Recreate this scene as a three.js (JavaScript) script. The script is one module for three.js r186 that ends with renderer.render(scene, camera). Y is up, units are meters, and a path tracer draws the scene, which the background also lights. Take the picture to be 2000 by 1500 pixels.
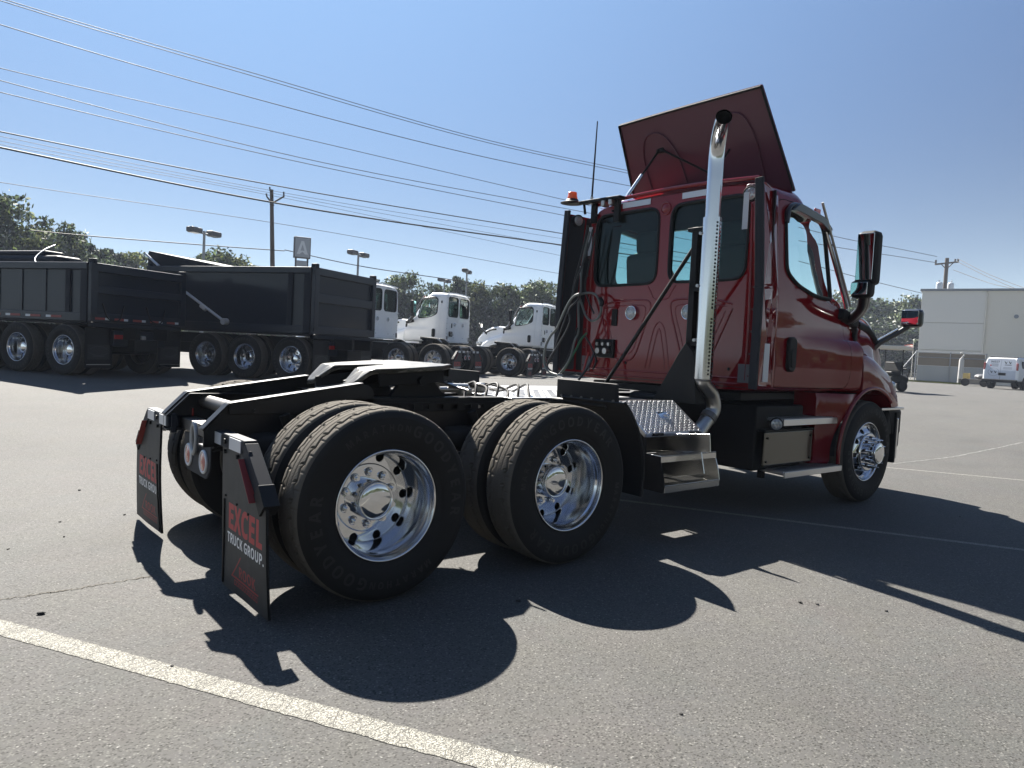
import * as THREE from 'three';
import { mergeGeometries, mergeVertices, toCreasedNormals } from 'three/addons/utils/BufferGeometryUtils.js';
import { RoundedBoxGeometry } from 'three/addons/geometries/RoundedBoxGeometry.js';
import { TessellateModifier } from 'three/addons/modifiers/TessellateModifier.js';
import { TextGeometry } from 'three/addons/geometries/TextGeometry.js';
import { FontLoader } from 'three/addons/loaders/FontLoader.js';
import { ImprovedNoise } from 'three/addons/math/ImprovedNoise.js';
import { Brush, Evaluator, SUBTRACTION, INTERSECTION } from 'three-bvh-csg';

// ------------------------------------------------------------------ camera, sky, sun, exposure
// World axes: x = forward along the red truck, y = up, z = the truck's right side; origin on the ground under its rear axle.
const scene = new THREE.Scene();
const camera = new THREE.PerspectiveCamera(56.36, 4 / 3, 0.1, 900);
const EYE = new THREE.Vector3(-1.87677, 1.3672, 4.48368);
const R2 = Math.PI / 180, YAW = 50.8475 * R2, PITCH = -2.75643 * R2, ROLL = 2.84887 * R2;
const FWD = new THREE.Vector3(Math.cos(YAW) * Math.cos(PITCH), Math.sin(PITCH), -Math.sin(YAW) * Math.cos(PITCH));
const r0 = new THREE.Vector3().crossVectors(FWD, new THREE.Vector3(0, 1, 0)).normalize(), u0 = new THREE.Vector3().crossVectors(r0, FWD);
const RIGHT = r0.clone().multiplyScalar(Math.cos(ROLL)).addScaledVector(u0, Math.sin(ROLL));
const UP = u0.clone().multiplyScalar(Math.cos(ROLL)).addScaledVector(r0, -Math.sin(ROLL));
camera.position.copy(EYE);
camera.quaternion.setFromRotationMatrix(new THREE.Matrix4().makeBasis(RIGHT, UP, FWD.clone().negate()));
scene.add(camera);

const renderer = new THREE.WebGLRenderer({ antialias: true });
renderer.setSize(1024, 768);
renderer.toneMapping = THREE.LinearToneMapping;
renderer.toneMappingExposure = 3.8;
renderer.shadowMap.enabled = true;

const SUN_DIR = new THREE.Vector3(0.227, 1, -1.04).normalize();
const smooth01 = (x, a, b) => { const t = Math.min(1, Math.max(0, (x - a) / (b - a))); return t * t * (3 - 2 * t); };
{ // clear late-morning sky: pale towards the horizon, deeper blue away from the sun
  const W = 512, H = 256, d = new Float32Array(W * H * 4), v = new THREE.Vector3();
  for (let j = 0; j < H; j++) for (let i = 0; i < W; i++) {
    const el = ((j + 0.5) / H - 0.5) * Math.PI, az = ((i + 0.5) / W - 0.5) * 2 * Math.PI;
    v.set(Math.cos(el) * Math.cos(az), Math.sin(el), Math.cos(el) * Math.sin(az));
    const mu = v.dot(SUN_DIR), up = Math.max(0, v.y);
    const m = Math.max(0.12, Math.min(0.95, mu)), h = Math.min(0.62, Math.exp(-up * (10.3 - 3.6 * (1 - smooth01(mu, 0.1, 0.46)))));   // pale haze low down
    const low = 1, o = (j * W + i) * 4;
    const zen = [0.260, 0.43, 0.755], hor = [1.15, 1.41, 1.45], kz = [1.98, 1.95, 1.62];      // brighter round the sun, deeper blue away from it
    for (let c = 0; c < 3; c++) d[o + c] = (zen[c] * Math.exp(kz[c] * (m - 0.8)) * (1 - h) + hor[c] * low * h) / 3.8;
    if (v.y < 0) { d[o] = 0.07; d[o + 1] = 0.067; d[o + 2] = 0.06; }
    d[o + 3] = 1;
  }
  const t = new THREE.DataTexture(d, W, H, THREE.RGBAFormat, THREE.FloatType);
  t.mapping = THREE.EquirectangularReflectionMapping; t.magFilter = t.minFilter = THREE.LinearFilter; t.needsUpdate = true;
  scene.background = t; scene.environment = t;
}
const sun = new THREE.DirectionalLight(new THREE.Color(1, 0.95, 0.87), 5.0);
sun.position.copy(SUN_DIR).multiplyScalar(60); sun.castShadow = true;
sun.shadow.mapSize.set(4096, 4096);
Object.assign(sun.shadow.camera, { left: -45, right: 45, top: 45, bottom: -45, near: 1, far: 160 });
scene.add(sun, sun.target);
scene.fog = new THREE.FogExp2(new THREE.Color(0.72, 0.82, 1.0), 0.00055);   // thin summer haze

// ------------------------------------------------------------------ helpers
let seed = 7;
const rnd = () => { seed = (seed * 1664525 + 1013904223) >>> 0; return seed / 4294967296; };
const rr = (a, b) => a + (b - a) * rnd();
const V = (x, y, z) => new THREE.Vector3(x, y, z);
const noise = new ImprovedNoise();
const lerp = THREE.MathUtils.lerp, clamp = THREE.MathUtils.clamp, smooth = THREE.MathUtils.smoothstep;
const at = (u, v, depth) => EYE.clone().addScaledVector(FWD, depth).addScaledVector(RIGHT, (u - 1000) / 1400 * depth).addScaledVector(UP, -(v - 750) / 1400 * depth);  // a point on a measured sight line
const on = (u, v, axis, value) => { const d = at(u, v, 1).sub(EYE); return EYE.clone().addScaledVector(d, (value - EYE[axis]) / d[axis]); };
const counts = {};
function numbered(n) { const k = counts[n] = (counts[n] ?? -1) + 1; return k ? n + '_' + String(k).padStart(3, '0') : n; }
function tag(o, label, category, group, kind) {
  o.userData = {}; if (label) o.userData.label = label; if (category) o.userData.category = category; if (group) o.userData.group = group; if (kind) o.userData.kind = kind; return o;
}
function thing(name, label, category, pos = [0, 0, 0], turn = 0, group) {
  const o = new THREE.Group(); o.name = numbered(name); o.position.set(...pos); o.rotation.y = turn; scene.add(o);
  return tag(o, label, category, group);
}
function part(name, geo, mat, parent, label) {
  const m = new THREE.Mesh(Array.isArray(geo) ? merge(geo) : geo, mat); m.name = name; m.castShadow = m.receiveShadow = true; parent.add(m);
  if (label) m.userData.label = label; return m;
}
function sub(name, parent, label) { const g = new THREE.Group(); g.name = name; parent.add(g); if (label) g.userData.label = label; return g; }
function struct(name, geo, mat) { const m = part(name, geo, mat, scene); m.name = numbered(name); m.userData.kind = 'structure'; return m; }
function copyOf(root, label, pos, turn) { const r = root.clone(); r.name = numbered(root.name.replace(/_\d\d\d$/, '')); r.userData = { ...root.userData, label }; if (pos) r.position.set(...pos); if (turn !== undefined) r.rotation.y = turn; scene.add(r); return r; }
function plain(g) {
  if (g.index) g = g.toNonIndexed();
  if (!g.attributes.normal) g.computeVertexNormals();
  const n = g.attributes.position.count;
  if (!g.attributes.uv) g.setAttribute('uv', new THREE.BufferAttribute(new Float32Array(n * 2), 2));
  for (const k of Object.keys(g.attributes)) if (!['position', 'normal', 'uv'].includes(k)) g.deleteAttribute(k);
  return g;
}
const merge = (list) => mergeGeometries(list.map(plain));
const box = (w, h, d, x = 0, y = 0, z = 0, r = 0.004, rx = 0, ry = 0, rz = 0) => {
  const m = Math.min(w, h, d), g = r > 0 && m > 0.004 ? new RoundedBoxGeometry(w, h, d, 1, Math.min(r, m * 0.45)) : new THREE.BoxGeometry(w, h, d);
  if (rx || ry || rz) g.applyMatrix4(new THREE.Matrix4().makeRotationFromEuler(new THREE.Euler(rx, ry, rz)));
  return g.translate(x, y, z);
};
const slab = (a, b, r = 0.004) => box(Math.abs(b[0] - a[0]), Math.abs(b[1] - a[1]), Math.abs(b[2] - a[2]), (a[0] + b[0]) / 2, (a[1] + b[1]) / 2, (a[2] + b[2]) / 2, r);
const arr = (p) => (p.isVector3 ? p.clone() : V(...p));
function bar(p, q, r1, r2 = r1, seg = 12) {
  p = arr(p); q = arr(q); const d = q.clone().sub(p), g = new THREE.CylinderGeometry(r2, r1, d.length(), seg);
  return g.applyQuaternion(new THREE.Quaternion().setFromUnitVectors(V(0, 1, 0), d.clone().normalize())).translate(...p.add(q).multiplyScalar(0.5).toArray());
}
function beam(p, q, w, h, up = V(0, 1, 0)) {   // rectangular bar from p to q
  p = arr(p); q = arr(q); const x = q.clone().sub(p), L = x.length(); x.normalize();
  const z = x.clone().cross(up).normalize(), y = z.clone().cross(x);
  return box(L, h, w, 0, 0, 0, 0.004).applyMatrix4(new THREE.Matrix4().makeBasis(x, y, z).setPosition(p.add(q).multiplyScalar(0.5)));
}
const tube = (pts, r, n = 24, seg = 8, closed = false, type = 'centripetal') => new THREE.TubeGeometry(new THREE.CatmullRomCurve3(pts.map(arr), closed, type), n, r, seg, closed);
const hollow = (pts, r, n, seg) => new THREE.TubeGeometry(new THREE.CatmullRomCurve3(pts.map(arr)), n, r, seg);
const lathe = (pts, seg = 48) => new THREE.LatheGeometry(pts.map((p) => new THREE.Vector2(...p)), seg);
const latheZ = (pts, seg = 48) => lathe(pts, seg).rotateX(Math.PI / 2);   // [radius, z]
const shapeOf = (pts, holes = []) => { const s = new THREE.Shape(pts.map((p) => new THREE.Vector2(...p))); for (const h of holes) s.holes.push(h.isPath ? h : new THREE.Path(h.map((p) => new THREE.Vector2(...p)))); return s; };
function rounded(pts, r, n = 5) {          // polygon with rounded corners
  const out = [], N = pts.length;
  for (let i = 0; i < N; i++) {
    const p = new THREE.Vector2(...pts[i]), a = new THREE.Vector2(...pts[(i + N - 1) % N]).sub(p), b = new THREE.Vector2(...pts[(i + 1) % N]).sub(p);
    const k = Math.min(Array.isArray(r) ? r[i] : r, a.length() * 0.49, b.length() * 0.49);
    if (k <= 0) { out.push([p.x, p.y]); continue; }
    a.setLength(k); b.setLength(k);
    for (let j = 0; j <= n; j++) { const t = j / n; out.push([p.x + a.x * (1 - t) ** 2 + b.x * t * t, p.y + a.y * (1 - t) ** 2 + b.y * t * t]); }
  }
  return out;
}
const rect = (x0, y0, x1, y1) => [[x0, y0], [x1, y0], [x1, y1], [x0, y1]];
const circle = (x, y, r, n = 24) => Array.from({ length: n }, (_, i) => [x + r * Math.cos(i / n * 2 * Math.PI), y + r * Math.sin(i / n * 2 * Math.PI)]);
const extr = (shape, depth, bevel = 0) => new THREE.ExtrudeGeometry(shape, { depth: depth - 2 * bevel, bevelEnabled: bevel > 0, bevelSize: bevel, bevelThickness: bevel, bevelOffset: -bevel, bevelSegments: 1, curveSegments: 12 }).translate(0, 0, bevel);
const sideXY = (pts, z0, z1, bevel = 0.003, holes) => extr(shapeOf(pts, holes), z1 - z0, bevel).translate(0, 0, z0);                     // outline in x,y extruded along z
const rearZY = (pts, x0, x1, bevel = 0.003, holes) => extr(shapeOf(pts.map(([z, y]) => [-z, y]), holes && holes.map((h) => h.map(([z, y]) => [-z, y]))), x1 - x0, bevel).rotateY(Math.PI / 2).translate(x0, 0, 0); // outline in z,y extruded along x
function planXZ(pts, y0, y1, bevel = 0.003) { return extr(shapeOf(pts.map(([x, z]) => [x, -z])), y1 - y0, bevel).rotateX(-Math.PI / 2).translate(0, y0, 0); }
const warp = (g, f) => { const p = g.attributes.position, v = V(0, 0, 0); for (let i = 0; i < p.count; i++) { v.fromBufferAttribute(p, i); f(v); p.setXYZ(i, v.x, v.y, v.z); } g.computeVertexNormals(); return g; };
const smoothed = (g, a = 0.6) => toCreasedNormals(g, a);
const evaluator = new Evaluator(); evaluator.useGroups = false; evaluator.attributes = ['position', 'normal'];
function brush(g) { g = plain(g.clone()); g.deleteAttribute('uv'); const b = new Brush(g); b.updateMatrixWorld(); return b; }
function csg(a, op, ...list) { let r = a.isBrush ? a : brush(a); for (const g of list) { r = evaluator.evaluate(r, g.isBrush ? g : brush(g), op); r.updateMatrixWorld(); } return r; }
const geoOf = (b) => plain(b.geometry.clone());
function chaikin(p) { const o = [p[0]]; for (let i = 0; i < p.length - 1; i++) { const [a, b] = [p[i], p[i + 1]]; o.push([a[0] * 0.75 + b[0] * 0.25, a[1] * 0.75 + b[1] * 0.25], [a[0] * 0.25 + b[0] * 0.75, a[1] * 0.25 + b[1] * 0.75]); } o.push(p[p.length - 1]); return o; }
function loft(rings) {                     // rings of [x,y,z], closed at both ends
  const n = rings[0].length, pos = [], idx = [];
  for (const r of rings) for (const p of r) pos.push(...p);
  for (let i = 0; i < rings.length - 1; i++) for (let j = 0; j < n; j++) { const a = i * n + j, b = i * n + (j + 1) % n, c = a + n, d = b + n; idx.push(a, b, d, a, d, c); }
  const cap = (k, flip) => { const f = THREE.ShapeUtils.triangulateShape(rings[k].map((p) => new THREE.Vector2(p[2], p[1])), []); for (const [a, b, c] of f) flip ? idx.push(k * n + a, k * n + c, k * n + b) : idx.push(k * n + a, k * n + b, k * n + c); };
  cap(0, true); cap(rings.length - 1, false);
  let g = new THREE.BufferGeometry(); g.setAttribute('position', new THREE.Float32BufferAttribute(pos, 3)); g.setIndex(idx);
  // side faces and caps must agree, and face outwards
  const area = THREE.ShapeUtils.area(rings[0].map((p) => new THREE.Vector2(p[2], p[1])));
  if (area > 0) { for (let i = 0; i < (rings.length - 1) * n * 6; i += 3) { const t = idx[i + 1]; idx[i + 1] = idx[i + 2]; idx[i + 2] = t; } g.setIndex(idx); }
  g = g.toNonIndexed(); let vol = 0; const q = g.attributes.position, a = V(0, 0, 0), b = V(0, 0, 0), c = V(0, 0, 0);
  for (let i = 0; i < q.count; i += 3) { a.fromBufferAttribute(q, i); b.fromBufferAttribute(q, i + 1); c.fromBufferAttribute(q, i + 2); vol += a.dot(b.cross(c)); }
  if (vol < 0) { for (let i = 0; i < q.count; i += 3) { b.fromBufferAttribute(q, i + 1); c.fromBufferAttribute(q, i + 2); q.setXYZ(i + 1, c.x, c.y, c.z); q.setXYZ(i + 2, b.x, b.y, b.z); } }
  return toCreasedNormals(g, 0.7);
}
function interp(table, x) {                // rows [x, ...values], smooth between
  let i = 0; while (i < table.length - 2 && x > table[i + 1][0]) i++;
  const t = clamp((x - table[i][0]) / (table[i + 1][0] - table[i][0]), 0, 1), P = (k) => table[clamp(k, 0, table.length - 1)];
  return table[i].slice(1).map((_, c) => { c++; const p0 = P(i - 1)[c], p1 = P(i)[c], p2 = P(i + 1)[c], p3 = P(i + 2)[c]; const m1 = (p1 - p0) * (p2 - p1) <= 0 ? 0 : (p2 - p0) / 2, m2 = (p2 - p1) * (p3 - p2) <= 0 ? 0 : (p3 - p1) / 2; const t2 = t * t, t3 = t2 * t; return p1 * (2 * t3 - 3 * t2 + 1) + m1 * (t3 - 2 * t2 + t) * 0.6 + p2 * (3 * t2 - 2 * t3) + m2 * (t3 - t2) * 0.6; });
}
function canvasTex(w, h, draw, srgb = true) { const c = document.createElement('canvas'); c.width = w; c.height = h; draw(c.getContext('2d'), w, h); const t = new THREE.CanvasTexture(c); if (srgb) t.colorSpace = THREE.SRGBColorSpace; t.wrapS = t.wrapT = THREE.RepeatWrapping; return t; }
const font = await new FontLoader().loadAsync('fonts/droid/droid_sans_bold.typeface.json');

// ------------------------------------------------------------------ materials
const lin = (r, g, b) => new THREE.Color().setRGB(r, g, b);
const std = (c, roughness, metalness = 0, more = {}) => new THREE.MeshStandardMaterial({ color: lin(...c), roughness, metalness, side: THREE.DoubleSide, ...more });
const phys = (c, roughness, more = {}) => new THREE.MeshPhysicalMaterial({ color: lin(...c), roughness, side: THREE.DoubleSide, ...more });
const grime = canvasTex(512, 512, (g, w, h) => {            // uneven roughness and dust
  g.fillStyle = '#b4b4b4'; g.fillRect(0, 0, w, h);
  for (let i = 0; i < 2600; i++) { const k = Math.floor(rr(120, 235)); g.fillStyle = `rgba(${k},${k},${k},${rr(0.03, 0.14)})`; const r = rr(2, 46) * rr(0.2, 1); g.beginPath(); g.ellipse(rr(0, w), rr(0, h), r, r * rr(0.3, 1), rr(0, 3), 0, 7); g.fill(); }
}, false);
const M = {
  red: phys([0.165, 0.0065, 0.0095], 0.5, { specularIntensity: 0.0, clearcoat: 1, clearcoatRoughness: 0.035 }),
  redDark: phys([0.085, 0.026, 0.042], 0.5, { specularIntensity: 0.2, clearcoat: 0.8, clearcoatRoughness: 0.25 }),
  white: phys([0.83, 0.84, 0.84], 0.4, { clearcoat: 0.8, clearcoatRoughness: 0.06 }),
  navy: phys([0.0055, 0.010, 0.020], 0.5, { specularIntensity: 0.2, clearcoat: 0.42, clearcoatRoughness: 0.12 }),
  navyDull: phys([0.008, 0.011, 0.018], 0.6, { specularIntensity: 0.4 }),
  black: phys([0.007, 0.0068, 0.0068], 0.55, { specularIntensity: 0.4 }),
  blackGloss: phys([0.008, 0.008, 0.009], 0.35, { clearcoat: 0.6, clearcoatRoughness: 0.15 }),
  rail: phys([0.008, 0.008, 0.009], 0.38, { specularIntensity: 0.6 }),
  plastic: phys([0.010, 0.010, 0.0105], 0.6, { specularIntensity: 0.45 }),
  rubber: phys([0.0135, 0.0125, 0.0115], 0.72, { specularIntensity: 0.5 }),
  tread: phys([0.105, 0.094, 0.078], 0.95, { specularIntensity: 0.3 }),
  letter: phys([0.027, 0.0255, 0.0235], 0.6, { specularIntensity: 0.5 }),
  grey: std([0.10, 0.10, 0.105], 0.6), darkGrey: phys([0.022, 0.023, 0.027], 0.7, { specularIntensity: 0.5 }),
  chrome: std([0.72, 0.73, 0.745], 0.055, 1), polished: std([0.66, 0.67, 0.68], 0.15, 1),
  barrel: std([0.66, 0.67, 0.685], 0.13, 1), boxAlu: std([0.58, 0.58, 0.565], 0.2, 1),
  alu: std([0.66, 0.67, 0.68], 0.30, 1), aluTread: std([0.60, 0.60, 0.61], 0.38, 1), steel: std([0.42, 0.41, 0.39], 0.36, 1),
  dirtySteel: std([0.16, 0.15, 0.14], 0.5, 0.7),
  grease: std([0.20, 0.195, 0.185], 0.5, 0.7),
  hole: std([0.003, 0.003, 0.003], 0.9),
  glass: phys([0.84, 0.97, 0.95], 0.02, { transmission: 1, thickness: 0, ior: 1.5, specularIntensity: 0.5 }),
  darkGlass: phys([0.62, 0.80, 0.79], 0.02, { transmission: 1, thickness: 0, ior: 1.5, specularIntensity: 0.42 }),
  lens: phys([0.30, 0.31, 0.31], 0.12, { clearcoat: 1, clearcoatRoughness: 0.03, metalness: 0.4 }),
  redLens: phys([0.30, 0.012, 0.012], 0.25, { clearcoat: 1, clearcoatRoughness: 0.05 }),
  amber: phys([0.92, 0.19, 0.008], 0.3, { transmission: 0.35, thickness: 0, clearcoat: 1, clearcoatRoughness: 0.05 }),
  amberSmall: phys([0.7, 0.17, 0.01], 0.3, { clearcoat: 1 }),
  reflector: std([0.50, 0.52, 0.55], 0.35, 0.2), reflectorRed: std([0.22, 0.028, 0.024], 0.5),
  interior: phys([0.010, 0.010, 0.011], 0.8, { specularIntensity: 0.4 }), seat: std([0.014, 0.014, 0.016], 0.75),
  hose: std([0.015, 0.015, 0.016], 0.45), hoseGreen: std([0.02, 0.12, 0.05], 0.45), hoseGrey: std([0.10, 0.11, 0.10], 0.4), hoseRed: std([0.28, 0.02, 0.015], 0.45),
  signFace: std([0.36, 0.38, 0.41], 0.5), signMark: std([0.62, 0.64, 0.66], 0.5), tarpArm: std([0.50, 0.50, 0.50], 0.4, 0.3),
  wire: std([0.012, 0.012, 0.013], 0.6), wood: std([0.085, 0.066, 0.052], 0.9), galv: std([0.30, 0.31, 0.32], 0.5, 0.6),
};

// ------------------------------------------------------------------ ground
const rise = (x, z) => 0.40 * (1 - (1 - smooth(-z, 3, 13)) * (1 - smooth(x, 9.5, 34)));
const groundTex = canvasTex(2048, 2048, (g, w, h) => {      // 5 m of worn asphalt: binder and light and dark aggregate
  g.fillStyle = '#686663'; g.fillRect(0, 0, w, h);
  const dab = (x, y, r, s) => { g.fillStyle = s; for (const dx of [0, w, -w]) for (const dy of [0, h, -h]) { if (x + dx < -r || x + dx > w + r || y + dy < -r || y + dy > h + r) continue; g.beginPath(); g.ellipse(x + dx, y + dy, r, r * 0.8, x, 0, 7); g.fill(); } };
  for (let i = 0; i < 900; i++) { const k = Math.floor(rr(80, 125)); dab(rr(0, w), rr(0, h), rr(30, 150), `rgba(${k + 2},${k},${k - 3},0.055)`); }
  for (let i = 0; i < 260000; i++) { const t = rnd(), k = Math.floor(t < 0.5 ? rr(38, 80) : t < 0.95 ? rr(110, 150) : rr(150, 200)); dab(rr(0, w), rr(0, h), rr(0.8, 2.5), `rgba(${k + 2},${k},${k - 4},${rr(0.45, 0.95)})`); }
});
groundTex.anisotropy = 8;
const groundBump = groundTex.clone(); groundBump.colorSpace = THREE.NoColorSpace;
M.asphalt = new THREE.MeshStandardMaterial({ color: lin(0.38, 0.385, 0.375), map: groundTex, bumpMap: groundBump, bumpScale: 0.007, roughness: 0.9, vertexColors: true, side: THREE.DoubleSide });
// oil drips, tyre scuffs and a few pale scrapes
const SPOTS = [[-1.9, 2.6, 0.16, 0.14], [0.9, 3.3, 0.35, 0.07], [2.6, 3.2, 0.12, -0.16], [2.3, 3.0, 0.25, -0.06], [-1.4, -1.6, 0.3, 0.1], [3.9, 3.9, 0.5, 0.06], [-0.2, 2.35, 0.2, 0.06], [6.5, 2.6, 0.5, 0.08], [8.5, -2.5, 0.9, 0.1], [3.0, -6.5, 1.2, 0.1], [-1.0, -5.0, 0.9, 0.08], [0.9, 2.5, 0.07, 0.2], [5.5, -8.5, 1.5, 0.12]];
const stain = (x, z) => { let s = 0; for (const [a, b, r, k] of SPOTS) { const d = Math.hypot(x - a, z - b) / r; if (d < 2) s += k * Math.exp(-d * d * 1.6); } const t = x * 0.5 + z * 0.866, w = -x * 0.866 + z * 0.5; return s + 0.05 * Math.exp(-(((w + 3.2) / 0.25) ** 2)) + 0.05 * Math.exp(-(((w + 5.2) / 0.25) ** 2)) + 0 * t; };
{
  const N = 380, f = (t, c) => c + Math.sign(t) * (Math.pow(Math.abs(t), 3.2) * 420 + Math.abs(t) * 14), pos = [], uv = [], col = [], idx = [];
  for (let j = 0; j <= N; j++) for (let i = 0; i <= N; i++) {
    const x = f(i / N * 2 - 1, 2), z = f(j / N * 2 - 1, 0);
    pos.push(x, rise(x, z), z); uv.push(x / 4.3, z / 4.3);
    const a = noise.noise(x * 0.35, z * 0.35, 1) * 0.13 + noise.noise(x * 1.3, z * 1.3, 5) * 0.09 + noise.noise(x * 3.1, z * 3.1, 11) * 0.05 + noise.noise(x * 0.06, z * 0.06, 9) * 0.12;
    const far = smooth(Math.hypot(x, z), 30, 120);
    const k = 1 + a, patch = smooth(noise.noise(x * 0.8 + 4, z * 0.8, 3), 0.28, 0.5) * 0.13 + stain(x, z);
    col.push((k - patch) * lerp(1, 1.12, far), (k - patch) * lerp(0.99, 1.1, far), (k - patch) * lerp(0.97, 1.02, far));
  }
  for (let j = 0; j < N; j++) for (let i = 0; i < N; i++) { const a = j * (N + 1) + i; idx.push(a, a + N + 1, a + 1, a + 1, a + N + 1, a + N + 2); }
  const g = new THREE.BufferGeometry(); g.setAttribute('position', new THREE.Float32BufferAttribute(pos, 3)); g.setAttribute('uv', new THREE.Float32BufferAttribute(uv, 2)); g.setAttribute('color', new THREE.Float32BufferAttribute(col, 3)); g.setIndex(idx); g.computeVertexNormals();
  struct('asphalt_lot', g, M.asphalt);
}
// painted stripes, worn through to the stone
const stripeTex = canvasTex(256, 2048, (g, w, h) => {
  g.fillStyle = '#cdc9bd'; g.fillRect(0, 0, w, h);
  for (let i = 0; i < 9000; i++) { const k = Math.floor(rr(150, 225)); g.fillStyle = `rgba(${k},${k - 3},${k - 10},0.5)`; g.beginPath(); g.ellipse(rr(0, w), rr(0, h), rr(2, 9), rr(2, 7), rr(0, 3), 0, 7); g.fill(); }
  for (let i = 0; i < 8000; i++) { const e = rnd() < 0.4 ? Math.pow(rnd(), 3) * 0.5 : rnd() * 0.5, x = rnd() < 0.5 ? e * w : w - e * w, k = Math.floor(rr(70, 120)); g.fillStyle = `rgba(${k},${k - 2},${k - 6},${rr(0.4, 0.95)})`; g.beginPath(); g.ellipse(x, rr(0, h), rr(1, 5), rr(1, 6), rr(0, 3), 0, 7); g.fill(); }
  g.strokeStyle = 'rgba(90,86,80,0.8)'; for (let i = 0; i < 40; i++) { g.lineWidth = rr(1.5, 5); let x = 0, y = rr(0, h); g.beginPath(); g.moveTo(x, y); while (x < w) { x += rr(10, 40); y += rr(-18, 22); g.lineTo(x, y); } g.stroke(); }
});
M.stripe = new THREE.MeshStandardMaterial({ color: lin(0.47, 0.47, 0.45), map: stripeTex, bumpMap: stripeTex, bumpScale: 0.006, roughness: 0.85, side: THREE.DoubleSide });
M.stripeWorn = new THREE.MeshStandardMaterial({ map: stripeTex, color: lin(0.34, 0.34, 0.34), roughness: 0.9, side: THREE.DoubleSide });
function stripe(name, a, b, w, mat, lift = 0.002) {
  const d = V(b[0] - a[0], 0, b[1] - a[1]), L = d.length(), n = Math.ceil(L / 0.025), s = V(-d.z, 0, d.x).normalize(), pos = [], uv = [], idx = [];
  for (let i = 0; i <= n; i++) { const t = i / n, x = lerp(a[0], b[0], t), z = lerp(a[1], b[1], t); for (const k of [-1, 1]) { const e = w / 2 + rr(-0.005, 0.002), px = x + s.x * e * k, pz = z + s.z * e * k; pos.push(px, rise(px, pz) + lift, pz); uv.push(k * 0.5 + 0.5, t * L / 1.1); } if (i < n) idx.push(2 * i, 2 * i + 2, 2 * i + 1, 2 * i + 1, 2 * i + 2, 2 * i + 3); }
  const g = new THREE.BufferGeometry(); g.setAttribute('position', new THREE.Float32BufferAttribute(pos, 3)); g.setAttribute('uv', new THREE.Float32BufferAttribute(uv, 2)); g.setIndex(idx); g.computeVertexNormals();
  return struct(name, g, mat);
}
const S60 = [0.5, 0.866];
stripe('parking_stripe', [-2.6, -1.1], [1.2, 5.48], 0.122, M.stripe);
stripe('parking_stripe', [1.2, -3.5], [6.0, 4.88], 0.075, M.stripeWorn);
stripe('parking_stripe', [7.3, -1.7], [10.6, 4.02], 0.07, M.stripeWorn);
M.crackFill = std([0.17, 0.165, 0.155], 0.9);
function crack(pts, w, mat) { // a seam in the asphalt
  const out = []; for (let i = 0; i < pts.length - 1; i++) for (let k = 0; k < 40; k++) { const t = k / 40; out.push([lerp(pts[i][0], pts[i + 1][0], t) + rr(-0.012, 0.012), lerp(pts[i][1], pts[i + 1][1], t) + rr(-0.012, 0.012)]); }
  const pos = [], idx = []; out.forEach(([x, z], i) => { const q = out[Math.min(i + 1, out.length - 1)], p = out[Math.max(i - 1, 0)], l = Math.hypot(q[0] - p[0], q[1] - p[1]) || 1, nx = -(q[1] - p[1]) / l, nz = (q[0] - p[0]) / l, e = w * rr(0.3, 1) / 2; for (const k of [-1, 1]) pos.push(x + nx * e * k, rise(x, z) + 0.003, z + nz * e * k); if (i < out.length - 1) idx.push(2 * i, 2 * i + 2, 2 * i + 1, 2 * i + 1, 2 * i + 2, 2 * i + 3); });
  const g = new THREE.BufferGeometry(); g.setAttribute('position', new THREE.Float32BufferAttribute(pos, 3)); g.setIndex(idx); g.computeVertexNormals(); return struct('asphalt_seam', g, mat);
}
crack([on(0, 1172, 'y', 0), on(150, 1150, 'y', 0), on(320, 1122, 'y', 0)].map((p) => [p.x, p.z]), 0.013, std([0.075, 0.066, 0.052], 0.95));
crack([on(1745, 906, 'y', 0), on(1860, 893, 'y', 0), on(2000, 868, 'y', 0)].map((p) => [p.x, p.z]), 0.05, std([0.13, 0.128, 0.12], 0.95));
const greaseTex = canvasTex(512, 512, (g, w, h) => { g.fillStyle = '#b9b5ac'; g.fillRect(0, 0, w, h); for (let i = 0; i < 700; i++) { const k = Math.floor(rr(10, 235)); g.strokeStyle = `rgba(${k},${k - 3},${k - 8},${rr(0.1, 0.6)})`; g.lineWidth = rr(1, 14); g.beginPath(); let x = rr(0, w), y = rr(0, h); g.moveTo(x, y); for (let j = 0; j < 5; j++) { x += rr(-60, 70); y += rr(-22, 22); g.lineTo(x, y); } g.stroke(); } });
M.grease.map = greaseTex; M.grease.color.setRGB(0.23, 0.225, 0.21); M.grease.roughnessMap = grime;

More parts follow.
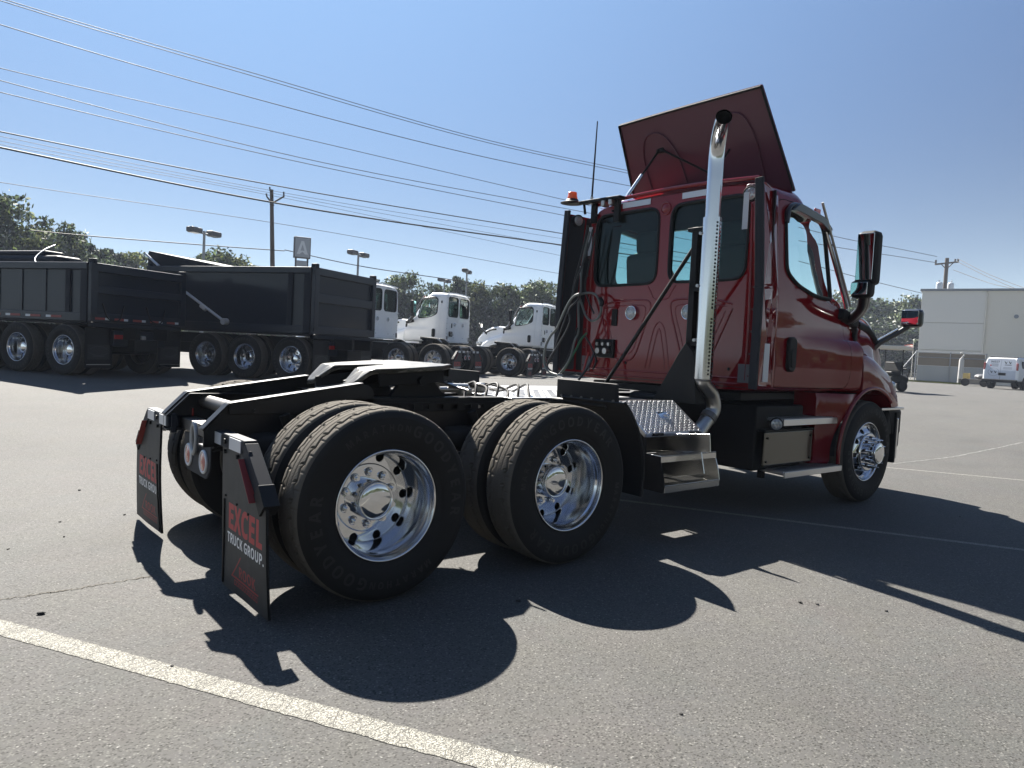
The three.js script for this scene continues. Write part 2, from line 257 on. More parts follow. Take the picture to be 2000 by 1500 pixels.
// ------------------------------------------------------------------ wheels of the tractor trucks (axle along z, outer face towards +z, centre at 0)
const TYRE_R = 0.515;
const tyreSide = (() => {
  const half = [[0.292, 0.098], [0.298, 0.107], [0.318, 0.119], [0.332, 0.122], [0.336, 0.125], [0.362, 0.135], [0.40, 0.1405], [0.44, 0.139], [0.463, 0.134], [0.466, 0.136], [0.486, 0.127], [0.498, 0.117]];
  return [...half].concat([]).length && merge([latheZ(chaikin(half), 96), latheZ(chaikin(half).map(([r, z]) => [r, -z]), 96)]);
})();
const treadGeo = (() => {
  const NA = 840, NS = 70, P = 35, pos = [], idx = [], zs = [];
  for (let j = 0; j <= NS; j++) zs.push(lerp(-0.1175, 0.1175, j / NS));
  const groove = (z, c, w) => 1 - smooth(Math.abs(z - c), w * 0.35, w);
  for (let i = 0; i <= NA; i++) {
    const a = i / NA * 2 * Math.PI, ph = (i / NA * P) % 1, saw = ph < 0.72 ? ph / 0.72 : (1 - ph) / 0.28, zig = (saw - 0.5) * 0.018;
    for (let j = 0; j <= NS; j++) {
      const z = zs[j], az = Math.abs(z), e = Math.max(0, az - 0.098) / 0.0195;
      let r = TYRE_R - 0.006 * (az / 0.1) ** 2 - 0.0125 * e * e, d = 0;
      for (const s of [-1, 1]) {
        d = Math.max(d, 0.015 * groove(z, s * (0.066 + zig * s), 0.0088));
        const q = (ph + (s > 0 ? 0 : 0.5)) % 1;                                       // notch reaching in from the zigzag
        if (az < 0.066 && az > 0.034 && z * s > 0) d = Math.max(d, 0.012 * (1 - smooth(Math.abs(q - 0.72 - (0.066 - az) * 2.2), 0.03, 0.08)));
        if (az > 0.072 && z * s > 0) d = Math.max(d, 0.005 * (1 - smooth(Math.abs(((ph + 0.3) % 1) - 0.5), 0.02, 0.055)));   // shoulder cuts
        d = Math.max(d, 0.0045 * groove(z, s * 0.022, 0.0035));
      }
      const sipe = (ph * 5 + Math.abs(z) * 40) % 1; if (az < 0.056) d = Math.max(d, 0.0012 * (1 - smooth(Math.abs(sipe - 0.5), 0.05, 0.14)));
      r -= d; pos.push(r * Math.cos(a), r * Math.sin(a), z);
    }
  }
  for (let i = 0; i < NA; i++) for (let j = 0; j < NS; j++) { const p = i * (NS + 1) + j, q = p + NS + 1; idx.push(p, q, p + 1, p + 1, q, q + 1); }
  const g = new THREE.BufferGeometry(); g.setAttribute('position', new THREE.Float32BufferAttribute(pos, 3)); g.setIndex(idx); g.computeVertexNormals(); return g;
})();
const letterGeo = (() => {
  const list = [], put = (word, mid, size, r, gap) => { [...word].forEach((ch, i) => {
    const g = new TextGeometry(ch, { font, size, depth: 0.0022, curveSegments: 3, bevelEnabled: false }); g.computeBoundingBox(); const b = g.boundingBox; g.translate(-(b.min.x + b.max.x) / 2, 0, 0);
    const a = mid - (i - (word.length - 1) / 2) * gap; list.push(g.rotateZ(a - Math.PI / 2).translate(r * Math.cos(a), r * Math.sin(a), 0.1392)); }); };
  put('GOODYEAR', 30 * R2, 0.062, 0.385, 11.2 * R2); put('GOODYEAR', 210 * R2, 0.062, 0.385, 11.2 * R2);
  put('MARATHON', -78 * R2, 0.036, 0.398, 6.9 * R2); put('MARATHON', 102 * R2, 0.036, 0.398, 6.9 * R2);
  return merge(list);
})();
const ringHoles = (r, n, rad, off) => Array.from({ length: n }, (_, i) => circle(r * Math.cos(off + i / n * 2 * Math.PI), r * Math.sin(off + i / n * 2 * Math.PI), rad, 20));
const discGeo = extr(shapeOf(circle(0, 0, 0.262, 72), [circle(0, 0, 0.1, 40), ...ringHoles(0.229, 10, 0.024, 0)]), 0.014, 0.003).translate(0, 0, -0.007);
const flangeGeo = latheZ([[0.100, 0.018], [0.183, 0.018], [0.189, 0.013], [0.191, 0.0]], 72);
const barrelGeo = latheZ(chaikin([[0.296, 0.098], [0.3, 0.106], [0.3, 0.114], [0.295, 0.119], [0.288, 0.117], [0.284, 0.108], [0.281, 0.088], [0.270, 0.070], [0.268, 0.062], [0.268, 0.036], [0.264, 0.016], [0.2615, 0.006], [0.256, -0.06], [0.2535, -0.10], [0.250, -0.118], [0.243, -0.124], [0.262, -0.126], [0.262, -0.16]]), 96);
const shallowBarrel = latheZ(chaikin([[0.296, 0.098], [0.3, 0.106], [0.3, 0.114], [0.295, 0.119], [0.288, 0.117], [0.284, 0.108], [0.281, 0.088], [0.268, 0.072], [0.262, 0.06], [0.262, 0.02]]), 96);
const nutGeo = merge([latheZ([[0, 0.002], [0.024, 0.002], [0.025, 0.005], [0.0225, 0.008]], 20), new THREE.CylinderGeometry(0.0185, 0.0185, 0.026, 6).rotateX(Math.PI / 2).translate(0, 0, 0.019), bar([0, 0, 0.03], [0, 0, 0.045], 0.0105)]);
const spikeGeo = merge([latheZ([[0.0, 0.10], [0.005, 0.096], [0.011, 0.055], [0.017, 0.042], [0.0185, 0.03], [0.0235, 0.006], [0.0235, 0.0]], 16)]);
const hubGeo = latheZ(chaikin([[0.108, 0.0], [0.108, 0.07], [0.106, 0.092], [0.104, 0.096]]), 48);
const capGeo = latheZ(chaikin([[0.104, 0.096], [0.107, 0.104], [0.105, 0.118], [0.098, 0.122], [0.094, 0.119], [0.088, 0.123], [0.06, 0.130], [0.0, 0.133]]), 56);
function makeWheel(kind) {
  const w = new THREE.Group(); w.name = 'wheel';
  part('tyre_sidewall', tyreSide, M.rubber, w); part('tyre_tread', treadGeo, M.tread, w);
  if (kind !== 'inner') part('raised_lettering', letterGeo, M.letter, w);
  if (kind === 'inner') { part('rim', merge([shallowBarrel.clone().rotateY(Math.PI)]), M.dirtySteel, w); return w; }
  const z = kind === 'rear' ? -0.13 : 0.075;
  part('rim', kind === 'rear' ? plain(barrelGeo.clone()) : plain(shallowBarrel.clone()), M.barrel, w);
  part('rim_disc', merge([kind === 'rear' ? discGeo.clone().translate(0, 0, z) : warp(discGeo.clone(), (v) => { const r = Math.hypot(v.x, v.y); v.z += z + 0.055 * (1 - smooth(r, 0.17, 0.262)); })]), M.chrome, w);
  const zf = kind === 'rear' ? z : z + 0.048;
  part('hub_flange', flangeGeo.clone().translate(0, 0, zf), M.chrome, w);
  part('wheel_well', new THREE.CircleGeometry(0.26, 40).translate(0, 0, z - 0.045), M.hole, w);
  const nz = zf + 0.017;
  for (let i = 0; i < 10; i++) { const a = (18 + i * 36) * R2, n = part('lug_nut', kind === 'rear' ? nutGeo : spikeGeo, M.chrome, w); n.position.set(0.144 * Math.cos(a), 0.144 * Math.sin(a), nz); }
  part('axle_hub', hubGeo.clone().translate(0, 0, zf), M.chrome, w); part('hub_cap', capGeo.clone().translate(0, 0, zf), M.chrome, w);
  return w;
}
const wheelRear = makeWheel('rear'), wheelInner = makeWheel('inner'), wheelFront = makeWheel('front');
function putWheel(proto, parent, x, z, side, spin = 0) {
  const w = proto.clone(); w.name = 'wheel'; w.position.set(x, TYRE_R, z * side); w.rotation.order = 'YXZ'; w.rotation.y = side > 0 ? 0 : Math.PI; w.rotation.z = spin; parent.add(w); return w;
}

// ------------------------------------------------------------------ day cab truck
// cab outline along x: [x, roof height, half width at the roof edge, half width low down, half width at the belt]
const CAB = [[3.56, 2.885, 0.965, 1.035, 1.035], [3.60, 2.925, 0.99, 1.065, 1.06], [3.9, 2.955, 1.0, 1.08, 1.07], [4.2, 2.955, 1.0, 1.09, 1.075], [4.4, 2.87, 0.995, 1.105, 1.075], [4.56, 2.72, 0.98, 1.115, 1.075], [4.8, 2.36, 0.95, 1.13, 1.075], [5.05, 2.0, 0.92, 1.165, 1.075], [5.22, 1.80, 0.9, 1.19, 1.09]];
function cabRing(x, off) {
  let [yt, wt, wl, wb] = interp(CAB, x); yt -= off; wt -= off; wl -= off; wb -= off; const y0 = 1.11 + off;
  const belt = Math.min(1.97, yt - 0.12), sh = Math.max(belt + 0.02, yt - 0.2);
  let h = [[0, y0], [wl - 0.07, y0], [wl - 0.01, y0 + 0.03], [wl, y0 + 0.12], [wl, 1.42], [wl - 0.003, 1.53], [lerp(wl, wb, 0.5), 1.60], [wb, 1.64], [wb, belt], [wt + 0.005, sh], [wt - 0.02, yt - 0.09], [wt - 0.10, yt - 0.015], [wt - 0.3, yt + 0.01], [0, yt + 0.03]];
  h = chaikin(h); h = h.map(([z, y]) => [x, y, z]);
  return [...h, ...h.slice(1, -1).reverse().map(([a, b, c]) => [a, b, -c])];
}
const cabXs = []; for (let x = 3.56; x < 5.215; x += 0.055) cabXs.push(x); cabXs.push(5.22);
const cabSolid = loft(cabXs.map((x) => cabRing(x, 0)));
const innerAt = (o, x0, x1) => { const xs = []; for (let x = x0; x < x1 - 0.03; x += 0.08) xs.push(x); xs.push(x1); return loft(xs.map((x) => cabRing(x, o))); };
const cabHollow = innerAt(0.045, 3.60, 5.10);
const RW = [[0.09, 2.09], [0.90, 2.09], [0.90, 2.70], [0.09, 2.82]];     // rear window (right of centre), z,y
const rearWin = rounded([[0.075, 2.075], [0.905, 2.075], [0.905, 2.80], [0.075, 2.80]], 0.13, 7);
const sideWin = rounded([[3.955, 2.17], [4.12, 2.07], [4.45, 1.99], [4.72, 1.985], [4.63, 2.62], [4.55, 2.70], [4.03, 2.745], [3.955, 2.70]], [0.07, 0.1, 0.3, 0.04, 0.08, 0.1, 0.06, 0.06]);
const windshield = rounded([[-0.86, 1.98], [0.86, 1.98], [0.84, 2.76], [-0.84, 2.76]], 0.12);
const doorLine = rounded([[3.845, 1.15], [4.98, 1.15], [5.04, 1.28], [5.02, 1.70], [4.93, 1.93], [4.70, 2.42], [4.57, 2.76], [4.40, 2.80], [3.90, 2.80], [3.80, 2.74]], [0.04, 0.06, 0.1, 0.2, 0.2, 0.3, 0.1, 0.1, 0.08, 0.06]);
const grown = (pts, k) => { const c = pts.reduce((a, p) => [a[0] + p[0] / pts.length, a[1] + p[1] / pts.length], [0, 0]); return pts.map(([x, y]) => { const d = Math.hypot(x - c[0], y - c[1]); return [c[0] + (x - c[0]) * (1 + k / d), c[1] + (y - c[1]) * (1 + k / d)]; }); };
const mirrorZ = (pts) => pts.map(([z, y]) => [-z, y]);
const windowCuts = [rearZY(rearWin, 3.4, 3.72, 0), rearZY(mirrorZ(rearWin), 3.4, 3.72, 0), sideXY(sideWin, 0.7, 1.4, 0), sideXY(sideWin, -1.4, -0.7, 0), rearZY(windshield, 4.3, 5.4, 0)];
const shell = csg(cabSolid, SUBTRACTION, cabHollow, ...windowCuts);
const doorGeo = [1, -1].map((s) => geoOf(csg(shell, INTERSECTION, sideXY(doorLine, s > 0 ? 0.8 : -1.4, s > 0 ? 1.4 : -0.8, 0))));
const bodyGeo = geoOf(csg(shell, SUBTRACTION, sideXY(grown(doorLine, 0.008), 0.8, 1.4, 0), sideXY(grown(doorLine, 0.008), -1.4, -0.8, 0)));
const trimGeo = geoOf(csg(innerAt(0.05, 3.61, 5.08), SUBTRACTION, innerAt(0.075, 3.635, 5.05), ...windowCuts));
// hood and fenders: [x, centre height, crest half width, crest height, valley height, fender crest height, outer half width]
const HOOD = [[5.235, 1.93, 0.93, 1.90, 1.60, 1.56, 1.20], [5.5, 1.94, 0.93, 1.91, 1.55, 1.49, 1.215], [5.85, 1.89, 0.92, 1.84, 1.46, 1.37, 1.21], [6.1, 1.79, 0.90, 1.71, 1.34, 1.22, 1.18], [6.3, 1.65, 0.87, 1.56, 1.18, 1.06, 1.10], [6.5, 1.46, 0.80, 1.38, 1.03, 0.98, 0.98], [6.6, 1.25, 0.66, 1.16, 0.98, 0.97, 0.86]];
function hoodRing(x) {
  const [yc, wc, yh, yv, yf, wo] = interp(HOOD, x);
  let h = [[0, 0.955], [wo - 0.03, 0.955], [wo, 0.965], [wo, Math.max(0.975, yf - 0.22)], [wo - 0.02, Math.max(0.98, yf - 0.1)], [wo - 0.09, yf - 0.01], [wo - 0.17, yf + 0.01], [Math.min(wo - 0.22, wc + 0.09), yv], [wc + 0.02, lerp(yv, yh, 0.5)], [wc, yh - 0.03], [wc - 0.05, yh + 0.01], [wc - 0.3, yc - 0.01], [0, yc + 0.01]];
  h = chaikin(h).map(([z, y]) => [x, y, z]);
  return [...h, ...h.slice(1, -1).reverse().map(([a, b, c]) => [a, b, -c])];
}
const AX = 5.47;
const hoodXs = []; for (let x = 5.235; x < 6.59; x += 0.05) hoodXs.push(x); hoodXs.push(6.6);
const hoodGeo = geoOf(csg(loft(hoodXs.map(hoodRing)), SUBTRACTION, new THREE.CylinderGeometry(0.615, 0.615, 3, 64).rotateX(Math.PI / 2).translate(AX, 0.53, 0), slab([5.3, 0.5, -0.7], [6.45, 1.25, 0.7], 0)));
const skirtOutline = [[4.52, 0.42], [5.6, 0.42], [5.6, 1.20], [5.215, 1.22], [5.215, 1.098], [4.52, 1.098]];
const skirtGeo = (() => {
  const ring = (x) => { const t = smooth(x, 4.68, 5.0), w = lerp(1.03, 1.195, t), p = [[0.80, 0.42], [w - 0.03, 0.42], [w, 0.46], [w, 1.05], [w - 0.015, 1.098], [0.80, 1.098]]; return p.map(([z, y]) => [x, y, z]); };
  const xs = []; for (let x = 4.68; x <= 5.2; x += 0.04) xs.push(x);
  return geoOf(csg(loft(xs.map(ring)), SUBTRACTION, new THREE.CylinderGeometry(0.63, 0.63, 3, 64).rotateX(Math.PI / 2).translate(AX, 0.53, 0)));
})();
const mirrored = (g) => { g = plain(g.clone()); g.scale(1, 1, -1); const i = []; for (let k = 0; k < g.attributes.position.count; k += 3) i.push(k, k + 2, k + 1); g.setIndex(i); return g.toNonIndexed(); };
const onSide = (y) => interp(CAB, 4.3)[3] - Math.max(0, y - 1.97) * 0.094;      // where the cab side stands at height y

const flapTex = canvasTex(1024, 1400, (g, w, h) => {
  g.fillStyle = '#262524'; g.fillRect(0, 0, w, h);
  for (let i = 0; i < 1500; i++) { const k = Math.floor(rr(25, 70)); g.fillStyle = `rgba(${k},${k},${k - 2},0.10)`; g.beginPath(); g.ellipse(rr(0, w), rr(0, h), rr(4, 60), rr(4, 90), 0, 0, 7); g.fill(); }
  g.textAlign = 'center'; g.fillStyle = '#a83432'; g.strokeStyle = '#a83432';
  g.save(); g.translate(545, 830); g.scale(1, 1.18); g.font = 'bold 268px sans-serif'; g.lineWidth = 10; g.fillText('EXCEL', 0, 0, 800); g.strokeText('EXCEL', 0, 0, 800); g.restore();
  g.fillStyle = '#e4e2de'; g.font = 'bold 132px sans-serif'; g.fillText('TRUCK GROUP.', 560, 965, 830);
  g.strokeStyle = '#8e2a28'; g.fillStyle = '#8e2a28'; g.lineWidth = 16; g.lineJoin = 'miter'; g.beginPath(); g.moveTo(470, 1035); g.lineTo(270, 1250); g.lineTo(860, 1250); g.stroke();
  g.font = 'bold 138px sans-serif'; g.fillText('ROOK', 610, 1225, 420);
  g.lineWidth = 9; for (let x = 330; x < 800; x += 52) { g.strokeRect(x, 1275, 34, 40); }
});
M.flap = new THREE.MeshStandardMaterial({ map: flapTex, roughness: 0.6, side: THREE.DoubleSide });

function makeFlap(truck, side, px) {
  const f = sub('mud_flap', truck), m = (pts) => pts.map(([z, y]) => [z * side, y]);
  const outline = [[0.585, 0.035], [1.225, 0.035], [1.20, 0.55], [0.95, 0.80], [0.545, 0.80]];
  const sag = (v) => { const t = Math.max(0, (0.6 - v.y) / 0.57); v.x += 0.028 * t * t * (0.6 + 0.4 * Math.sin(v.z * 5 + side)) + 0.006 * Math.sin(v.z * 9 + v.y * 4) * t; };
  const fine = (g) => plain(new TessellateModifier(0.09, 6).modify(plain(g)));
  part('flap_sheet', warp(fine(rearZY(m(outline), px - 0.006, px + 0.006, 0)), sag), M.plastic, f);
  const face = new THREE.ShapeGeometry(shapeOf(outline)); const p = face.attributes.position, uv = face.attributes.uv;
  for (let i = 0; i < p.count; i++) { const a = p.getX(i), y = p.getY(i); uv.setXY(i, side > 0 ? (a - 0.56) / 0.66 : 1 - (a - 0.56) / 0.66, (y - 0.035) / 0.80); p.setXYZ(i, px - 0.0085, y, a * side); }
  part('printed_face', warp(fine(face), sag), M.flap, f);
  part('stiffener', [warp(fine(slab([px - 0.016, 0.05, 0.598 * side], [px - 0.0085, 0.50, 0.612 * side], 0)), sag)], M.black, f);
  // bracket: top bar, then an angled bar that ends in a dark cap
  part('hanger_bar', [box(0.07, 0.075, 0.55, px + 0.02, 0.808, 0.62 * side, 0.008), beam([px + 0.02, 0.805, 0.88 * side], [px + 0.02, 0.61, 1.12 * side], 0.075, 0.07, V(1, 0, 0)), beam([px + 0.02, 0.86, 0.35 * side], [px + 0.02, 0.74, 0.36 * side], 0.06, 0.03, V(1, 0, 0))], M.navyDull, f);
  part('end_cap', [beam([px + 0.02, 0.635, 1.09 * side], [px + 0.02, 0.545, 1.175 * side], 0.085, 0.08, V(1, 0, 0))], M.plastic, f);
  for (const [a, b] of [[0.375, 0.54], [0.68, 0.855]]) part('white_reflector', box(0.004, 0.062, b - a, px - 0.0175, 0.808, (a + b) / 2 * side, 0.001), M.reflector, f);
  part('red_reflector', beam([px - 0.0195, 0.755, 0.90 * side], [px - 0.0195, 0.57, 1.075 * side], 0.004, 0.05, V(1, 0, 0)).translate(0, 0, 0), M.reflectorRed, f);
  part('bolt', [0.42, 0.60, 0.80].map((z) => bar([px - 0.022, 0.752, z * side], [px - 0.005, 0.752, z * side], 0.012, 0.012, 6)).concat([0.62, 0.80, 0.97].map((z, i) => bar([px - 0.014, 0.52 - i * 0.015, z * side], [px - 0.006, 0.52 - i * 0.015, z * side], 0.007))), M.black, f);
  part('reflector_bolt', bar([px - 0.024, 0.808, 0.61 * side], [px - 0.012, 0.808, 0.61 * side], 0.014), M.black, f);
}
function roundLamp(name, parent, c, axis, r, lensMat = M.lens, ringMat = M.chrome) {
  const g = sub(name, parent), q = new THREE.Quaternion().setFromUnitVectors(V(0, 0, 1), arr(axis).normalize());
  const place = (geo) => geo.applyQuaternion(q).translate(...c);
  part('lamp_ring', place(latheZ(chaikin([[r * 1.15, -0.03], [r * 1.18, 0.0], [r * 1.1, 0.014], [r, 0.012], [r * 0.95, 0.004]]), 32)), ringMat, g);
  part('lamp_lens', place(latheZ([[r * 0.97, 0.004], [r * 0.7, 0.009], [r * 0.3, 0.012], [0, 0.0125]], 32)), lensMat, g);
  part('lamp_pattern', place(merge([circle(0, 0, r * 0.55, 6), circle(0, 0, r * 0.0, 1)].flat().map(([x, y]) => latheZ([[r * 0.2, 0.009], [r * 0.1, 0.0155], [0, 0.0165]], 12).translate(x, y, 0)))), M.lens, g);
}
function makeDaycab(paint, full) {
  const t = new THREE.Group();
  // ---- chassis
  for (const s of [1, -1]) {
    const rail = sub('frame_rail', t), outline = [[-0.72, 0.755], [-0.72, 0.84], [-0.585, 0.985], [6.3, 0.985], [6.3, 0.755]];
    part('rail_web', sideXY(outline, s * 0.43 - 0.005, s * 0.43 + 0.005, 0.001), M.rail, rail);
    part('rail_flange', [slab([-0.585, 0.976, s * 0.43], [6.3, 0.987, s * 0.34], 0.002), slab([-0.72, 0.752, s * 0.43], [6.3, 0.762, s * 0.34], 0.002), beam([-0.722, 0.842, s * 0.385], [-0.583, 0.984, s * 0.385], 0.09, 0.01)], M.rail, rail);
    if (full) { // pick-up ramp on the rail behind the fifth wheel
      part('pickup_ramp', [sideXY(rounded([[-0.59, 0.985], [0.22, 1.105], [0.285, 1.085], [0.30, 0.99], [0.30, 0.93], [-0.59, 0.93]], [0, 0.05, 0.05, 0, 0, 0]), s * 0.444 - 0.006, s * 0.444 + 0.006, 0.002), beam([-0.725, 0.852, s * 0.415], [-0.592, 0.99, s * 0.415], 0.075, 0.010), beam([-0.594, 0.99, s * 0.415], [0.22, 1.109, s * 0.415], 0.075, 0.010)], M.rail, rail);
      for (const [x, y] of [[-0.45, 0.95], [-0.1, 0.97], [0.1, 1.0]]) part('ramp_bolt', bar([x, y, s * 0.44], [x, y, s * 0.462], 0.012, 0.012, 6), M.rail, rail);
    }
  }
  for (const g of [slab([-0.62, 0.76, -0.42], [-0.52, 0.83, 0.42]), bar([-0.47, 0.93, -0.42], [-0.47, 0.93, 0.42], 0.042, 0.042, 16), slab([0.6, 0.76, -0.42], [0.72, 0.96, 0.42]), slab([1.9, 0.78, -0.42], [2.0, 0.96, 0.42]), slab([3.3, 0.78, -0.42], [3.4, 0.96, 0.42])]) part('cross_member', g, M.dirtySteel, t);
  for (const x of [0, 1.32]) {
    const ax = sub('drive_axle', t);
    part('axle_beam', [bar([x, TYRE_R, -0.95], [x, TYRE_R, 0.95], 0.075), latheZ([[0, -0.2], [0.12, -0.16], [0.2, -0.06], [0.21, 0.05], [0.14, 0.15], [0, 0.18]], 24).translate(x, TYRE_R, 0)], M.black, ax);
    for (const s of [1, -1]) {
      part('air_spring', lathe([[0.0, 0.66], [0.12, 0.66], [0.145, 0.70], [0.145, 0.78], [0.12, 0.82], [0, 0.83]], 24).translate(x - 0.35, 0, s * 0.40), M.rubber, ax);
      part('shock_absorber', [bar([x - 0.15, 0.55, s * 0.52], [x - 0.3, 0.93, s * 0.50], 0.032), beam([x + 0.1, 0.62, s * 0.5], [x - 0.45, 0.62, s * 0.5], 0.08, 0.07)], M.black, ax);
      part('brake_drum', latheZ([[0.0, -0.1], [0.2, -0.1], [0.205, 0.08], [0.1, 0.1]], 32).translate(x, TYRE_R, s * 0.56), M.dirtySteel, ax);
    }
  }
  part('driveline', [bar([1.4, 0.6, 0], [3.7, 0.72, 0], 0.055), slab([3.5, 0.45, -0.3], [4.4, 1.02, 0.3], 0.05), slab([4.4, 0.5, -0.38], [6.2, 1.2, 0.38], 0.05), slab([3.62, 1.02, -0.9], [4.5, 1.09, 0.9], 0.01), bar([2.4, 0.6, 0.2], [3.6, 0.6, 0.2], 0.12), slab([3.75, 0.40, 0.45], [4.55, 0.98, 0.98], 0.02), bar([AX, TYRE_R - 0.1, -0.9], [AX, TYRE_R - 0.1, 0.9], 0.06)], M.black, t);
  for (const s of [1, -1]) for (const [i, x] of [0, 1.32].entries()) { putWheel(wheelInner, t, x, 0.748, s, i); putWheel(wheelRear, t, x, 1.085, s, s > 0 ? (i ? -2.27 : 0) : 1); }
  for (const s of [1, -1]) putWheel(wheelFront, t, AX, 1.062, s, 0.12);
  // ---- tail
  const lampPlate = sub('tail_lamp_panel', t);
  part('lamp_panel', rearZY(rounded([[-0.27, 0.755], [0.27, 0.755], [0.27, 0.60], [0.2, 0.53], [-0.2, 0.53], [-0.27, 0.60]], 0.02), -0.632, -0.622, 0.002), M.darkGrey, lampPlate);
  for (const z of [-0.155, 0.155]) { part('lamp_bezel', new THREE.TorusGeometry(0.062, 0.009, 10, 32).rotateY(Math.PI / 2).translate(-0.636, 0.625, z), M.reflector, lampPlate); part('red_lens', lathe([[0.058, 0], [0.05, 0.01], [0, 0.016]], 28).rotateZ(Math.PI / 2).translate(-0.634, 0.625, z), M.redLens, lampPlate); }
  part('tow_loop', new THREE.TorusGeometry(0.058, 0.012, 10, 28).rotateY(Math.PI / 2).scale(1, 1.5, 0.8).translate(-0.650, 0.745, 0.0), M.galv, lampPlate);
  part('marker_lamp', box(0.012, 0.05, 0.025, -0.55, 0.86, -0.415, 0.004), M.redLens, t);
  for (const s of [1, -1]) makeFlap(t, s, s > 0 ? -0.642 : -0.70);
  // ---- fifth wheel
  const fw = sub('fifth_wheel', t);
  const outline = [[1.0, -0.22], [1.0, 0.22], [0.93, 0.36], [0.80, 0.45], [0.5, 0.46], [0.33, 0.40], [0.20, 0.34], [0.17, 0.30], [0.185, 0.22], [0.33, 0.14], [0.50, 0.065], [0.56, 0.05], [0.60, 0.0], [0.56, -0.05], [0.50, -0.065], [0.33, -0.14], [0.185, -0.22], [0.17, -0.30], [0.20, -0.34], [0.33, -0.40], [0.5, -0.46], [0.80, -0.45], [0.93, -0.36]];
  let plate = new TessellateModifier(0.05, 6).modify(plain(planXZ(outline, 0, 0.032, 0.005)));
  plate = warp(plain(plate), (v) => { const x = v.x; v.y += 1.165 + (x - 0.3) * 0.075 - 0.75 * Math.max(0, 0.31 - x) - 0.35 * Math.max(0, x - 0.93); });
  part('top_plate', toCreasedNormals(plate, 0.35), M.grease, fw);
  part('plate_skirt', [beam([0.35, 1.135, 0.40], [0.82, 1.17, 0.43], 0.015, 0.09), beam([0.35, 1.135, -0.40], [0.82, 1.17, -0.43], 0.015, 0.09), beam([0.95, 1.19, -0.3], [0.95, 1.19, 0.3], 0.015, 0.07), beam([0.2, 1.08, 0.22], [0.55, 1.14, 0.06], 0.02, 0.07), beam([0.2, 1.08, -0.22], [0.55, 1.14, -0.06], 0.02, 0.07), slab([0.62, 1.09, -0.2], [0.9, 1.17, 0.2])], M.black, fw);
  for (const s of [1, -1]) {
    part('pivot_bracket', [sideXY([[0.42, 0.99], [0.90, 0.99], [0.78, 1.12], [0.70, 1.17], [0.60, 1.17], [0.52, 1.12]], s * 0.37 - 0.02, s * 0.37 + 0.02), bar([0.65, 1.13, s * 0.33], [0.65, 1.13, s * 0.46], 0.03)], M.black, fw);
    part('slide_rail', [slab([0.15, 0.987, s * 0.33], [1.35, 1.02, s * 0.45]), sideXY(rect(0.2, 0.93, 1.4, 0.99), s * 0.452, s * 0.462, 0.002, Array.from({ length: 9 }, (_, i) => rect(0.30 + i * 0.115, 0.945, 0.35 + i * 0.115, 0.972)))], M.black, fw);
    part('rail_bolt', Array.from({ length: 12 }, (_, i) => bar([1.12 + i * 0.085, 0.955, s * 0.43], [1.12 + i * 0.085, 0.955, s * 0.452], 0.013, 0.012, 6)), M.steel, fw);
  }
  part('release_handle', [bar([0.85, 1.14, 0.1], [0.9, 1.08, 0.62], 0.009), bar([0.95, 1.09, 0.30], [1.08, 1.09, 0.36], 0.02)], M.steel, fw);
  // ---- deck between the rails, tanks on the left
  part('deck_plate', [slab([1.45, 1.0, -0.40], [2.75, 1.012, 0.40], 0.003), ...Array.from({ length: 120 }, (_, i) => box(0.05, 0.006, 0.012, 1.52 + (i % 15) * 0.082, 1.014, -0.36 + Math.floor(i / 15) * 0.1, 0, 0, (i % 2 ? 0.8 : -0.8), 0))], M.aluTread, t);
  const tank = sub('fuel_tank', t);
  part('tank_body', [lathe([[0, -0.75], [0.28, -0.75], [0.31, -0.72], [0.31, 0.72], [0.28, 0.75], [0, 0.75]], 32).rotateZ(Math.PI / 2).translate(3.1, 0.66, -0.86)], M.polished, tank);
  part('tank_step', [slab([2.3, 0.985, -1.15], [3.9, 1.0, -0.62], 0.003)], M.aluTread, tank);
  // ---- quarter fenders of the front drive axle
  for (const s of [1, -1]) {
    const q = sub('quarter_fender', t), arc = []; for (let i = 0; i <= 16; i++) { const a = (48 - i * 3.7) * R2; arc.push([1.32 + 0.70 * Math.cos(a), 0.515 + 0.70 * Math.sin(a)]); }
    const back = arc.map(([x, y]) => [1.32 + (x - 1.32) * 1.015, 0.515 + (y - 0.515) * 1.015]).reverse();
    part('fender_shell', sideXY([...arc, ...back], Math.min(s * 0.57, s * 1.2), Math.max(s * 0.57, s * 1.2), 0), M.plastic, q);
    part('fender_lip', tube(arc.map(([x, y]) => [1.32 + (x - 1.32) * 1.01, 0.515 + (y - 0.515) * 1.01, s * 1.2]), 0.012, 30, 6), M.plastic, q);
    part('splash_plate', [rearZY(rounded([[s * 0.50, 1.025], [s * 1.13, 1.025], [s * 1.115, 1.165], [s * 0.50, 1.165]], 0.012), 1.806, 1.816, 0.002)], M.black, q);
    part('fender_bolt', Array.from({ length: 6 }, (_, i) => bar([1.795, 1.045, s * (0.56 + i * 0.105)], [1.807, 1.045, s * (0.56 + i * 0.105)], 0.009)), M.dirtySteel, q);
    part('fender_arm', bar([1.83, 1.0, s * 0.43], [1.83, 1.0, s * 1.0], 0.022), M.black, q);
  }
  // ---- aluminium step box on the right
  const sb = sub('step_box', t), tread = (x0, x1, y, z0, z1) => slab([x0, y - 0.012, z0], [x1, y, z1], 0.004);
  const prof = [[0.62, 1.005], [0.755, 1.005], [1.05, 0.792], [1.065, 0.655], [1.20, 0.650], [1.205, 0.605], [1.235, 0.52], [1.25, 0.440], [1.245, 0.392], [0.62, 0.392]];
  part('box_side', rearZY(prof, 2.205, 2.215, 0.002), M.plastic, sb); part('box_end', rearZY(prof, 2.865, 2.875, 0.002), M.boxAlu, sb);
